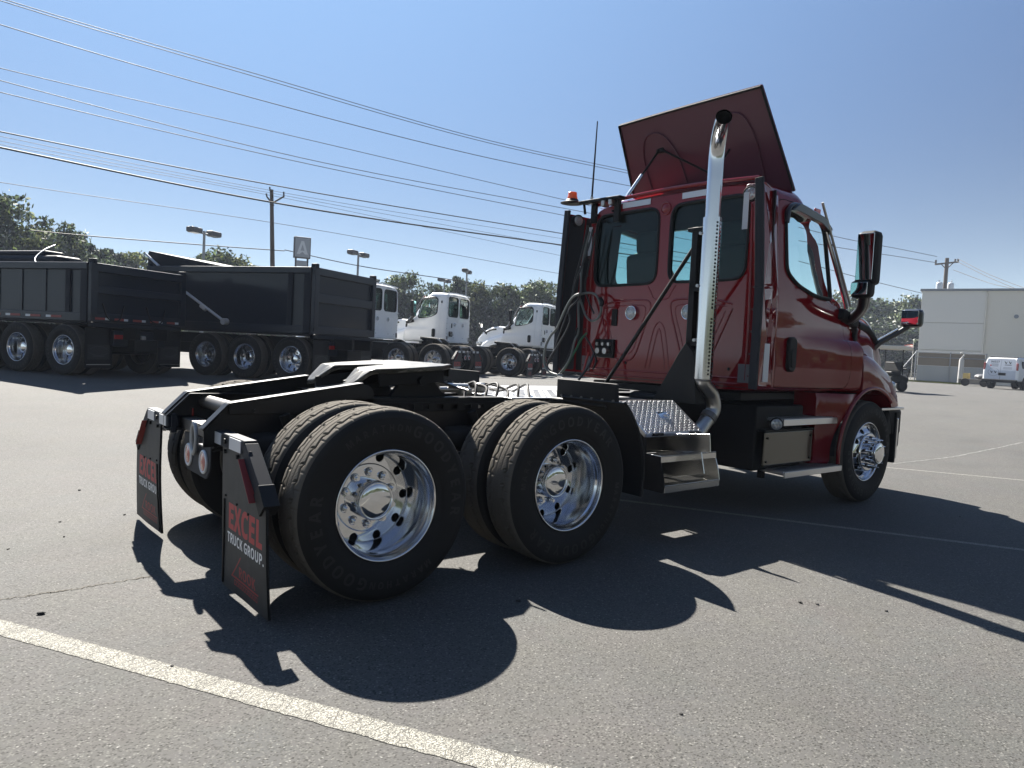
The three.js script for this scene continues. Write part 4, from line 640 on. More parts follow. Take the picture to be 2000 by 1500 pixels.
  part('valve', [box(0.10, 0.06, 0.08, 1.18, 1.04, 0.18, 0.02), bar([1.0, 1.05, 0.12], [1.22, 1.06, 0.18], 0.022), box(0.08, 0.08, 0.08, 1.42, 1.06, 0.05, 0.025)], M.steel, fl);
}

// ------------------------------------------------------------------ the white day cabs and the dump trucks, parked along the stripes
const HEAD = 120 * R2, hx = -0.5, hz = -0.866;
const whiteProto = makeDaycab(M.white, false);
for (const c of [...whiteProto.children]) { // a shorter wheelbase: everything from the cab forward sits nearer the drive axles
  const b = new THREE.Box3().setFromObject(c), x = (b.min.x + b.max.x) / 2;
  if (c.name === 'fuel_tank' || c.name === 'quarter_fender') whiteProto.remove(c); else if (c.name === 'frame_rail') c.scale.x = 0.86; else if (x > 3.0) c.position.x -= 0.95;
}
whiteProto.name = 'semi_truck_001'; counts.semi_truck = 1; scene.add(whiteProto);
const put = (o, x, z, turn) => { o.position.set(x, rise(x, z), z); o.rotation.set(0, turn, 0); return o; };
const WG = 'white day cab trucks parked in a row';
put(tag(whiteProto, 'middle white day cab truck of the row, its whole cab in view', 'semi truck', WG), 15.15, -16.0, HEAD);
put(copyOf(whiteProto, 'right white day cab truck of the row, partly hidden by the red cab'), 20.0, -16.2, HEAD);
put(copyOf(whiteProto, 'left white day cab truck, mostly hidden behind the smooth dump truck'), 11.42, -15.17, HEAD);

function makeDump(o, top, tall, taped, T, hw, len) { // T: where the tailgate stands
  const base = 1.16;
  part('chassis_rail', [slab([-1.1, 0.78, -0.43], [8, 1.02, -0.34]), slab([-1.1, 0.78, 0.34], [8, 1.02, 0.43]), slab([-0.9, 0.5, -0.3], [6, 0.78, 0.3], 0.03)], M.black, o);
  const body = sub('dump_body', o);
  const wall = (s) => { // side with sloped upper lip
    part('side_wall', slab([T + 0.05, base, s * (hw - 0.03)], [len, top - 0.02, s * hw], 0.004), M.navy, body);
    part('top_rail', [slab([T, top - 0.14, s * (hw - 0.02)], [len, top, s * (hw + 0.07)], 0.015)], M.navyLight, body);
    part('bottom_rail', [slab([T + 0.05, base - 0.06, s * (hw - 0.06)], [len, base + 0.12, s * (hw + 0.05)], 0.012)], taped ? M.navy : M.navyLight, body);
    part('corner_post', [slab([T, base - 0.05, s * (hw - 0.02)], [T + 0.18, top, s * (hw + 0.06)], 0.012), slab([T + 0.5, base, s * hw], [T + 0.63, top - 0.1, s * (hw + 0.04)], 0.012)], M.navyDull, body);
    if (taped) for (let i = 0; i < 7; i++) part('side_post', slab([T + 1.2 + i * 0.7, base + 0.1, s * hw], [T + 1.31 + i * 0.7, top - 0.12, s * (hw + 0.02)], 0.01), M.navy, body);
  };
  wall(1); wall(-1);
  part('body_floor', [slab([T + 0.05, base - 0.1, -hw], [len, base, hw]), slab([len - 0.05, base, -hw], [len, top + 0.05, hw])], M.navyDull, body);
  const tg = sub('tailgate', o), x = T - 0.02;
  part('gate_skin', slab([x - 0.03, base - 0.02, -hw - 0.02], [x, top - 0.05, hw + 0.02], 0.004), M.navy, tg);
  part('gate_frame', [slab([x - 0.10, top - 0.17, -hw - 0.05], [x, top + 0.0, hw + 0.05], 0.015), slab([x - 0.10, base - 0.05, -hw - 0.05], [x, base + 0.12, hw + 0.05], 0.015), slab([x - 0.10, base, -hw - 0.05], [x, top - 0.08, -hw + 0.10], 0.015), slab([x - 0.10, base, hw - 0.10], [x, top - 0.08, hw + 0.05], 0.015), slab([x - 0.09, lerp(base, top, 0.46), -hw], [x, lerp(base, top, 0.60), hw], 0.015)], M.navyLight, tg);
  part('gate_hinge', [-1, 1].map((s) => box(0.16, 0.12, 0.10, x - 0.03, top + 0.02, s * (hw - 0.02), 0.02)), M.navyDull, tg);
  if (taped) {
    for (let i = 0; i < 10; i++) part(i % 2 ? 'white_tape' : 'red_tape', slab([x - 0.106, base - 0.01, -1.1 + i * 0.22], [x - 0.101, base + 0.035, -1.1 + i * 0.22 + (i % 2 ? 0.10 : 0.22)], 0), i % 2 ? M.reflector : M.reflectorRed, tg);
    for (const s of [1, -1]) for (let i = 0; i < 16; i++) part(i % 2 ? 'white_tape' : 'red_tape', slab([T + 0.7 + i * 0.3, base + 0.0, s * (hw + 0.051)], [T + 0.7 + i * 0.3 + (i % 2 ? 0.14 : 0.3), base + 0.045, s * (hw + 0.056)], 0), i % 2 ? M.reflector : M.reflectorRed, body);
    part('safety_chain', [-0.7, 0.35].map((z) => tube([[x - 0.11, base + 0.32, z - 0.25], [x - 0.13, base + 0.02, z - 0.12], [x - 0.13, base, z + 0.12], [x - 0.11, base + 0.3, z + 0.25]], 0.014, 24, 6)), M.black, tg);
  }
  part('rear_bumper', [slab([T - 0.1, 0.62, -0.65], [T, 0.95, 0.65], 0.02), slab([T - 0.1, 1.0, -1.1], [T + 0.1, 1.1, 1.1], 0.02)], M.navyDull, o);
  part('pintle_hook', [box(0.1, 0.12, 0.12, T - 0.15, 0.80, 0, 0.02)], M.steel, o);
  for (const z of [-0.55, 0.55]) part('tail_light', box(0.03, 0.09, 0.20, T - 0.115, 0.82, z, 0.01), M.redLens, o);
  for (const s of [1, -1]) { part('mud_flap', slab([-0.60, 0.18, s * 0.58], [-0.59, 0.98, s * 1.2], 0.003), M.plastic, o); part('flap_plate', slab([-0.606, 0.24, s * 0.62], [-0.601, 0.255, s * 1.16], 0), M.steel, o); part('flap_print', new THREE.PlaneGeometry(0.5, 0.3).rotateY(-Math.PI / 2).translate(-0.603, 0.5, s * 0.89), M.flapLogo, o); }
  for (const s of [1, -1]) { for (const xx of tall) { putWheel(wheelRear, o, xx, 1.085, s, xx); putWheel(wheelInner, o, xx, 0.748, s, xx); } putWheel(wheelFront, o, 6.6, 1.062, s, 1); part('side_fender', slab([-0.5, 1.06, s * 0.6], [4.8, 1.08, s * 1.12], 0.005), M.black, o); part('under_box', slab([4.4, 0.5, s * 0.6], [5.6, 1.02, s * 1.15], 0.04), M.navyDull, o); }
  part('pusher_axle', [bar([0, 0.515, -1], [0, 0.515, 1], 0.08), bar([1.4, 0.515, -1], [1.4, 0.515, 1], 0.08), bar([6.6, 0.5, -1], [6.6, 0.5, 1], 0.06)], M.black, o);
  if (!taped) { const sb = sub('front_sideboard', o); part('board', [-1, 1].map((s) => sideXY([[2.1, top - 0.02], [len + 0.12, top + 0.34], [len + 0.12, top - 0.02]], s * (hw - 0.1) - 0.02, s * (hw - 0.1) + 0.02, 0.003)).concat([beam([2.1, top, 0], [len + 0.12, top + 0.36, 0], 2.2, 0.05)]), M.navyDull, sb); part('board_stay', bar([len + 0.1, top + 0.3, -hw - 0.02], [len - 0.35, top, -hw - 0.02], 0.03), M.reflector, sb); }
  if (taped) {
  const cs = sub('cab_shield', o);
  part('shield_plate', [sideXY([[len - 0.1, top + 0.22], [len + 0.05, top + 0.34], [len + 1.5, top + 0.52], [len + 1.5, top + 0.46], [len + 0.05, top + 0.22]], -1.1, 1.1, 0.004), slab([len + 1.46, top + 0.3, -1.1], [len + 1.5, top + 0.52, 1.1])], M.navyDull, cs);
  part('shield_stay', [-1.05, 1.05].map((z) => bar([len + 1.3, top + 0.47, z], [len + 0.7, top + 0.02, z], 0.03)), M.reflector, cs);
  }
  const cab = sub('cab', o);
  part('cab_shell', [slab([5.3, 1.1, -1.02], [6.7, 2.55, 1.02], 0.14), slab([6.5, 1.0, -0.85], [8.2, 1.7, 0.85], 0.2), slab([5.9, 0.9, -1.15], [7.4, 1.25, 1.15], 0.1)], M.navy, cab);
  part('cab_window', [slab([5.75, 1.75, -1.03], [6.5, 2.35, 1.03], 0.1), slab([5.28, 1.85, -0.8], [5.32, 2.35, 0.8], 0.02)], M.blackGloss, cab);
}
M.navyLight = phys([0.009, 0.014, 0.025], 0.5, { specularIntensity: 0.3, clearcoat: 0.4, clearcoatRoughness: 0.2 });
M.flapLogo = new THREE.MeshStandardMaterial({ roughness: 0.7, side: THREE.DoubleSide, map: canvasTex(256, 160, (g) => { g.fillStyle = '#242424'; g.fillRect(0, 0, 256, 160); g.strokeStyle = '#3c3c3e'; g.lineWidth = 6; g.beginPath(); g.ellipse(128, 60, 100, 40, 0, 3.3, 6.1); g.stroke(); g.beginPath(); g.ellipse(128, 75, 110, 40, 0, 0.3, 2.8); g.stroke(); g.fillStyle = '#3a3a3c'; g.font = 'bold 30px sans-serif'; g.fillRect(60, 120, 136, 10); }) });
const dump1 = thing('dump_truck', 'navy dump truck at the far left with red and white tape along its tailgate', 'dump truck', [1.24, rise(1.24, -12.99), -12.99], HEAD);
makeDump(dump1, 2.27, [0, 1.36, 2.72], true, -0.62, 1.14, 5.0);
const dump2 = thing('dump_truck', 'navy dump truck with smooth sides and a pale tarp arm, right of the taped one', 'dump truck', [5.45, rise(5.45, -11.76), -11.76], HEAD);
makeDump(dump2, 2.58, [0, 1.3, 2.45], false, -0.52, 1.2, 4.3);
part('tarp_housing', [box(3.2, 0.34, 0.7, 3.25, 2.27 + 0.12, 0.2, 0.10), box(2.9, 0.14, 0.5, 3.6, 2.27 + 0.34, 0.2, 0.06)], M.navyDull, dump1);
part('tarp_bow', tube([[1.25, 2.27, -0.9], [1.55, 2.42, -0.7], [1.72, 2.62, -0.4], [1.9, 2.8, 0]], 0.014, 24, 6), M.galv, dump1);
part('tarp_arm', [bar([1.79, 1.30, -1.33], [3.45, 2.23, -1.35], 0.032), bar([1.79, 1.30, -1.25], [1.79, 1.30, -1.38], 0.075, 0.075, 20), bar([2.5, 1.65, -1.33], [2.35, 1.56, -1.33], 0.045)], M.tarpArm ?? M.galv, dump2);

// ------------------------------------------------------------------ poles, wires, sign
function lightPole(p, top, turn, label, s = 1) {
  const t = thing('light_pole', label, 'light pole', [p.x, rise(p.x, p.z), p.z], turn, 'twin head light poles across the lots'), H = top - rise(p.x, p.z);
  part('pole', [new THREE.CylinderGeometry(0.07 * s, 0.11 * s, H, 12).translate(0, H / 2, 0), new THREE.CylinderGeometry(0.3, 0.3, 0.5, 16).translate(0, 0.25, 0)], M.galv, t);
  for (const k of [-1, 1]) { const h = sub('lamp_head', t); part('arm', bar([0, H - 0.15, 0], [0.5 * k * s, H - 0.1, 0], 0.05 * s), M.galv, h); part('housing', box(0.78 * s, 0.30 * s, 0.5 * s, 0.72 * k * s, H - 0.05, 0, 0.08), M.grey, h); part('lamp_lens', box(0.6 * s, 0.03, 0.4 * s, 0.72 * k * s, H - 0.05 - 0.15 * s, 0, 0.01), M.lens, h); }
  return t;
}
{
  const L = [[399, 455, 40, 'twin head light pole left of the wooden utility pole, above the first dump truck', 1.0], [700, 497, 50, 'twin head light pole right of the square sign, above the second dump truck', 1.0], [912, 531, 56, 'twin head light pole standing tallest behind the white day cabs', 0.88], [868, 549, 66, 'twin head light pole with dim shaded heads behind the middle white cab', 0.95], [1008, 597, 90, 'small far light pole left of the third white cab', 0.75], [950, 605, 95, 'small far light pole low between the middle and third white cabs', 0.7]];
  for (const [u, v, d, lab, s] of L) { const p = at(u, v, d); lightPole(p, p.y + 0.1, YAW - 0.35 + (s < 0.9 ? 0.2 : 0), lab, s); }
  const pl = at(552, 374, 46), g0 = rise(pl.x, pl.z);
  const up = thing('utility_pole', 'tall wooden utility pole rising behind the second dump truck', 'utility pole', [pl.x - 0.25, g0, pl.z]);
  const H = pl.y - g0; up.rotation.z = 0.045;
  part('pole', new THREE.CylinderGeometry(0.11, 0.19, H, 12).translate(0, H / 2, 0), M.wood, up);
  part('crossarm', [beam([-0.15, H - 0.95, 0.1], [0.75, H - 0.35, 0.1], 0.09, 0.10), beam([-0.35, H - 0.5, 0.1], [0.1, H - 1.0, 0.1], 0.07, 0.08)], M.wood, up);
  part('insulator', [bar([0.75, H - 0.4, 0.1], [0.75, H - 0.05, 0.1], 0.05), bar([-0.1, H - 0.1, 0], [-0.12, H + 0.15, 0], 0.05), bar([-0.35, H - 0.5, 0.1], [-0.38, H - 0.3, 0.1], 0.05)], M.grey, up);
  const pr = at(1850, 504, 78), ur = thing('utility_pole', 'wooden utility pole with a crossarm and two transformers behind the warehouse roof', 'utility pole', [pr.x, rise(pr.x, pr.z), pr.z]), H2 = pr.y - rise(pr.x, pr.z);
  const arm = RIGHT.clone().setY(0).normalize(), A = (s, y) => [arm.x * s, y, arm.z * s];
  part('pole', new THREE.CylinderGeometry(0.19, 0.24, H2, 12).translate(0, H2 / 2, 0), M.wood, ur);
  part('crossarm', [beam(A(-1.25, H2 - 0.75), A(1.25, H2 - 0.35), 0.14, 0.17), bar(A(-0.7, H2 - 0.6), A(0, H2 - 1.2), 0.05), bar(A(0.7, H2 - 0.5), A(0, H2 - 1.2), 0.05)], M.wood, ur);
  part('insulator', [-1.2, 0.9, 1.2].map((s) => bar(A(s, H2 - 0.55 + s * 0.08), A(s, H2 - 0.15 + s * 0.1), 0.1)), M.grey, ur);
  for (const s of [-1, 1]) part('transformer', [lathe([[0, 0], [0.3, 0], [0.32, 0.05], [0.32, 0.95], [0.22, 1.1], [0, 1.1]], 20).translate(...A(s * 0.62, H2 - 3.75)), bar(A(s * 0.62, H2 - 2.7), A(s * 0.7, H2 - 2.4), 0.06)], M.reflector, ur);
  // the square sign
  const sp = at(590, 484, 45), sg = thing('sign', 'square white lit-box sign on a post with a smaller panel under it', 'sign', [sp.x, rise(sp.x, sp.z), sp.z], YAW - Math.PI / 2 + 0.45), hs = sp.y - rise(sp.x, sp.z);
  part('sign_box', [box(1.02, 1.32, 0.35, 0, hs, 0, 0.04)], M.grey, sg);
  part('sign_face', box(0.90, 1.20, 0.02, 0, hs, 0.178, 0.005), M.signFace, sg);
  part('sign_emblem', extr(shapeOf([[-0.34, -0.42], [-0.08, 0.40], [0.08, 0.40], [0.34, -0.42], [0.16, -0.42], [0.0, -0.26], [-0.16, -0.42]], [[[-0.12, -0.2], [0.12, -0.2], [0.0, 0.2]]]), 0.012).translate(0, hs, 0.19), M.signMark, sg);
  part('name_panel', [box(0.66, 0.34, 0.2, 0, hs - 0.98, 0, 0.03)], M.signFace, sg);
  part('post', [bar([-0.36, 0, 0], [-0.36, hs - 0.6, 0], 0.06), bar([0.36, 0, 0], [0.36, hs - 0.6, 0], 0.06)], M.grey, sg);

  // overhead wires: measured sight lines, each hung in a vertical plane along the road
  const W = [
    ['upper of the two topmost close-set wires over the lot', -26, 0.016, [[12, 0], [496, 143], [930, 268], [1225, 333]]], ['lower of the two topmost close-set wires over the lot', -26, 0.016, [[0, 1], [496, 149], [930, 273], [1225, 338]]],
    ['single thin wire just under the topmost pair', -26, 0.018, [[0, 48], [496, 192], [930, 303], [1240, 365]]],
    ['top wire of the middle three thin wires', -30, 0.017, [[0, 133], [496, 248], [1097, 389]]], ['middle wire of the middle three, with a splice knot on it', -30, 0.018, [[0, 157], [583, 307], [1097, 406]]], ['bottom wire of the middle three thin wires', -30, 0.018, [[0, 180], [583, 316], [1088, 418]]],
    ['dark wire passing over the top of the wooden utility pole', -42, 0.038, [[0, 257], [546, 364], [1085, 454]]],
    ['faint cable bundled first under the dark wire at pole top', -43, 0.014, [[0, 266], [546, 375], [1085, 464]]], ['faint cable bundled second under the dark wire at pole top', -43, 0.014, [[0, 275], [546, 380], [1085, 478]]], ['faint cable bundled third under the dark wire at pole top', -43, 0.014, [[0, 282], [546, 385], [1085, 497]]],
    ['thickest black cable running from far left to the red cab', -40, 0.055, [[0, 288], [558, 400], [1085, 477]]],
    ['faint lone wire sagging low across the left sky', -55, 0.022, [[0, 356], [558, 439], [1079, 532]]],
    ['low service cable from the trees to the wooden utility pole', -41, 0.03, [[60, 450], [130, 457], [403, 479], [556, 490]]], ['low service cable from the wooden utility pole down behind the white cabs', -41, 0.03, [[556, 488], [700, 519], [899, 549], [1000, 566]]],
  ];
  for (const [lab, z, r, px] of W) {
    const pts = px.map(([u, v]) => on(u, v, 'z', z)), n = pts.length;
    if (px[0][0] < 30) pts.unshift(pts[0].clone().multiplyScalar(2).sub(pts[1]).add(V(0, 0.3, 0)));
    if (px[n - 1][0] > 1070) { const e = pts[pts.length - 1], f = pts[pts.length - 2], d = e.clone().sub(f); pts.push(e.clone().addScaledVector(d, 1.2).add(V(0, d.x * 0.006, 0))); }
    const w = part('overhead_wire', tube(pts, r, 60, 5), M.wire, scene); w.name = numbered('overhead_wire'); tag(w, lab, 'wire', 'overhead wires across the sky');
  }
  const knot = at(585, 308, 44);
  const WR = [['upper wire reaching the right utility pole from behind the red cab', [[1560, 444], [1650, 466], [1760, 487], [1830, 501]]], ['second wire reaching the right utility pole from behind the red cab', [[1560, 470], [1660, 487], [1760, 502], [1828, 513]]], ['third wire, low, passing behind the tall mirror to the pole', [[1560, 510], [1700, 548], [1840, 582]]]];
  for (const [lab, px] of WR) { const w = part('overhead_wire', tube(px.map(([u, v], i) => at(u, v, 62 + i * 5)), 0.028, 40, 5), M.wire, scene); w.name = numbered('overhead_wire'); tag(w, lab, 'wire', 'overhead wires across the sky'); }
  const WQ = [['topmost wire leaving the right utility pole to the right edge', [[1872, 506], [1930, 535], [2000, 562], [2060, 580]]], ['middle wire leaving the right utility pole to the right edge', [[1868, 510], [1930, 541], [2000, 570], [2060, 592]]], ['lowest wire leaving the right utility pole to the right edge', [[1862, 527], [1930, 552], [1980, 564], [2060, 585]]]];
  for (const [lab, px] of WQ) { const w = part('overhead_wire', tube(px.map(([u, v], i) => at(u, v, 76 - i * 5)), 0.028, 40, 5), M.wire, scene); w.name = numbered('overhead_wire'); tag(w, lab, 'wire', 'overhead wires across the sky'); }
}

// ------------------------------------------------------------------ trees
M.leaf = new THREE.MeshPhysicalMaterial({ color: lin(1, 1, 1), vertexColors: true, roughness: 0.85, side: THREE.DoubleSide, transmission: 0.35, thickness: 0 });
M.bark = std([0.06, 0.05, 0.042], 0.95);
function treeGeo(shape, n, sz, tone) {
  const pos = [], nor = [], col = [], c = new THREE.Color(), v = V(0, 0, 0), limbs = [];
  const blobs = []; for (let i = 0; i < shape.blobs; i++) { const y = rnd(), a = rr(0, 6.283), w = shape.prof(y), q = Math.sqrt(rr(0.15, 1)); blobs.push({ x: Math.cos(a) * w * q, z: Math.sin(a) * w * q, y: shape.y0 + y * (shape.y1 - shape.y0), r: rr(0.55, 1.15) * shape.br, t: rr(0.72, 1.25) }); }
  for (const b of blobs) {
    limbs.push(bar([b.x * 0.1, Math.max(1, b.y * 0.55), b.z * 0.1], [b.x, b.y, b.z], 0.07, 0.02, 5));
    for (let i = 0; i < n; i++) {
      v.set(rr(-1, 1), rr(-1, 1), rr(-1, 1)); const l = v.length() || 1; if (l > 1) { v.divideScalar(l); } v.multiplyScalar(b.r * rr(0.65, 1.1)); v.y *= 0.75;
      const p = V(b.x + v.x, b.y + v.y, b.z + v.z), s = sz * rr(0.6, 1.3), a = V(rr(-1, 1), rr(-1, 1), rr(-1, 1)).normalize(), u = a.clone().cross(V(rr(-1, 1), rr(-1, 1), rr(-1, 1))).normalize().multiplyScalar(s * 0.5), w = a.clone().cross(u).setLength(s * 0.3);
      const k = b.t * rr(0.7, 1.3), P = [p.clone().sub(u), p.clone().add(w), p.clone().add(u), p.clone().sub(w)], N = v.clone().normalize().lerp(a, 0.35).normalize();
      c.setRGB(tone[0] * k * rr(0.85, 1.2), tone[1] * k, tone[2] * k * rr(0.8, 1.1));
      for (const j of [0, 1, 2, 0, 2, 3]) { pos.push(P[j].x, P[j].y, P[j].z); nor.push(N.x, N.y, N.z); col.push(c.r, c.g, c.b); }
    }
  }
  const g = new THREE.BufferGeometry(); g.setAttribute('position', new THREE.Float32BufferAttribute(pos, 3)); g.setAttribute('normal', new THREE.Float32BufferAttribute(nor, 3)); g.setAttribute('color', new THREE.Float32BufferAttribute(col, 3));
  const trunk = merge([tube([[0, 0, 0], [0.05, shape.y1 * 0.3, 0.03], [-0.04, shape.y1 * 0.6, 0], [0.02, shape.y1 * 0.85, 0]], 0.17, 12, 7), ...limbs]);
  g.computeBoundingBox(); return [g, trunk, g.boundingBox.max.y];
}
const KINDS = [
  treeGeo({ blobs: 46, y0: 1.6, y1: 8.6, br: 1.25, prof: (y) => 3.0 * Math.sin(Math.PI * (0.12 + 0.8 * y)) }, 150, 0.36, [0.10, 0.135, 0.05]),
  treeGeo({ blobs: 42, y0: 1.2, y1: 8.8, br: 1.05, prof: (y) => 2.3 * (1 - y) ** 0.6 + 0.25 }, 150, 0.34, [0.068, 0.10, 0.045]),
  treeGeo({ blobs: 38, y0: 2.2, y1: 8.6, br: 1.0, prof: (y) => 2.6 * Math.sin(Math.PI * (0.1 + 0.82 * y)) }, 110, 0.36, [0.14, 0.165, 0.055]),
  treeGeo({ blobs: 52, y0: 0.7, y1: 8.4, br: 1.35, prof: (y) => 3.4 * Math.sin(Math.PI * (0.2 + 0.68 * y)) }, 150, 0.38, [0.08, 0.112, 0.047]),
];
function tree(kind, u, vTop, depth, label, wide = 1, group = 'trees along the edge of the lot') {
  const p = at(u, vTop, depth), y0 = rise(p.x, p.z), k = (p.y - y0) / (KINDS[kind][2] * 0.975), t = thing('tree', label, 'tree', [p.x, y0, p.z], rr(0, 6.28), group);
  t.scale.set(k * wide, k, k * wide); part('crown', KINDS[kind][0], M.leaf, t); part('trunk', KINDS[kind][1], M.bark, t);
}
const TL = [
  [0, 2, 372, 56, 'tallest tree at the left edge, cut by the frame', 0.95], [3, 96, 424, 60, 'broad rounded tree right of the tallest left one', 0.85], [0, 58, 448, 68, 'tree filling the gap between the two big left trees', 0.9], [3, 163, 458, 62, 'medium tree stepping down right of the broad left tree', 0.8], [1, 190, 482, 68, 'small tree ending the left clump on its right', 0.9],
  [0, 128, 446, 66, 'tree between the broad left tree and the stepping-down one', 0.9], [3, 205, 496, 78, 'low spreading tree at the right foot of the left clump', 1.1], [0, 330, 505, 80, 'low round tree above the raised sideboard', 1.1],
  [1, 223, 490, 72, 'little lone tree just right of the left clump', 0.8], [2, 266, 492, 74, 'small yellow-green tree left of the raised cab shield', 1.0], [0, 425, 485, 76, 'rounded tree right of the left twin head light pole', 0.95], [2, 462, 500, 78, 'lower tree on the right flank of that rounded tree', 1.0], [2, 395, 500, 80, 'pale low tree behind the left twin head light pole', 0.9], [1, 500, 522, 84, 'low tree just left of the wooden utility pole', 1.1],
  [1, 735, 548, 80, 'tree right behind the tailgate of the second dump truck', 1.0], [0, 765, 545, 82, 'tree over the leftmost white cab', 0.9], [0, 792, 531, 80, 'tallest round tree left of the middle white cab', 0.85], [3, 838, 552, 84, 'wide tree behind the roof of the middle white cab', 0.8], [2, 872, 556, 84, 'thin tree behind the dim light pole heads', 0.8], [1, 898, 541, 80, 'pointed tree just left of the tallest twin head light pole', 0.75], [2, 930, 549, 82, 'see-through tree just right of the tallest twin head light pole', 0.75], [0, 960, 556, 82, 'tree between that light pole and the third white cab', 0.85], [0, 992, 553, 82, 'bushy tree left of the third white cab', 0.9], [3, 1022, 556, 85, 'wide yellowish tree behind the third white cab', 0.8], [0, 1052, 545, 82, 'tall tree left of the red cab', 0.9], [3, 1085, 552, 84, 'tree partly hidden by the red side extender', 0.9],
  [3, 752, 566, 88, 'lower tree filling below the tree over the leftmost cab', 1.3], [3, 815, 572, 90, 'low tree filling between the left and middle white cabs', 1.4], [3, 915, 575, 90, 'low tree filling behind the foot of the tallest light pole', 1.3], [0, 1038, 566, 92, 'low tree filling right of the wide yellowish tree', 1.2], [3, 1120, 560, 90, 'tree behind the red cab', 0.9], [3, 1660, 566, 100, 'dark tree behind the foot of the tall mirror', 1.0], [1, 1690, 580, 104, 'dark pointed tree right of the tall mirror foot', 1.3], [3, 1712, 588, 108, 'dark dense tree above the hood', 1.0], [2, 1738, 585, 112, 'pale topped tree between the mirrors', 1.0], [3, 1756, 602, 108, 'dark low tree above the small hood mirror', 1.1], [0, 1788, 576, 104, 'tree against the left corner of the warehouse', 0.9], [3, 1690, 618, 96, 'dark low tree mass beside the hood', 1.5], [3, 1740, 626, 98, 'dark undergrowth tree behind the golf cart roof', 1.6], [3, 1600, 590, 110, 'tree seen low through the cab windows', 1.2], [3, 1780, 634, 96, 'lowest dark tree beside the warehouse corner', 1.3],
];
for (const [k, u, v, d, lab, w] of TL) tree(k, u, v, d, lab, w);
const copse = (name, n, where, big) => { // far wood that reads as one mass
  const g = new THREE.BufferGeometry(), pos = [], q = []; for (let i = 0; i < 90; i++) { const p = V(rr(-1, 1), rr(-1, 1), rr(-1, 1)).normalize().multiplyScalar(rr(0.6, 1)), a = V(rr(-1, 1), rr(-1, 1), rr(-1, 1)).setLength(0.34), b = V(rr(-1, 1), rr(-1, 1), rr(-1, 1)).setLength(0.3); pos.push(...p.clone().add(a).toArray(), ...p.clone().sub(a).toArray(), ...p.clone().add(b).toArray()); }
  g.setAttribute('position', new THREE.Float32BufferAttribute(pos, 3)); g.computeVertexNormals();
  const m = new THREE.InstancedMesh(g, std([0.07, 0.085, 0.036], 0.95), n), e = new THREE.Matrix4(), Q = new THREE.Quaternion();
  for (let i = 0; i < n; i++) { const p = where(i), s = rr(0.7, 1.4) * big; Q.setFromEuler(new THREE.Euler(rr(0, 6), rr(0, 6), rr(0, 6))); m.setMatrixAt(i, e.compose(p, Q, V(s, s, s))); }
  m.name = name; m.castShadow = m.receiveShadow = true; scene.add(m); return m;
};
tag(copse('woodland', 900, (i) => { const u = rr(-100, 1150), d = rr(95, 125), p = at(u, 690, d); return V(p.x, rise(p.x, p.z) + rr(0.3, u < 560 ? 5.0 : 5.6) * Math.sqrt(rnd()), p.z); }, 1.5), 'distant wood behind the row of trees, read as one mass', 'woodland', null, 'stuff');
tag(copse('woodland_001', 1500, () => { const x = rr(-90, 150), h = 7 + 3 * noise.noise(x * 0.09, 2, 2) + 2.0 * noise.noise(x * 0.4, 2, 7); return V(x, h * Math.sqrt(rnd()), rr(52, 60)); }, 1.5), 'tree line across the road, seen only reflected in the chrome and paint', 'woodland', null, 'stuff');

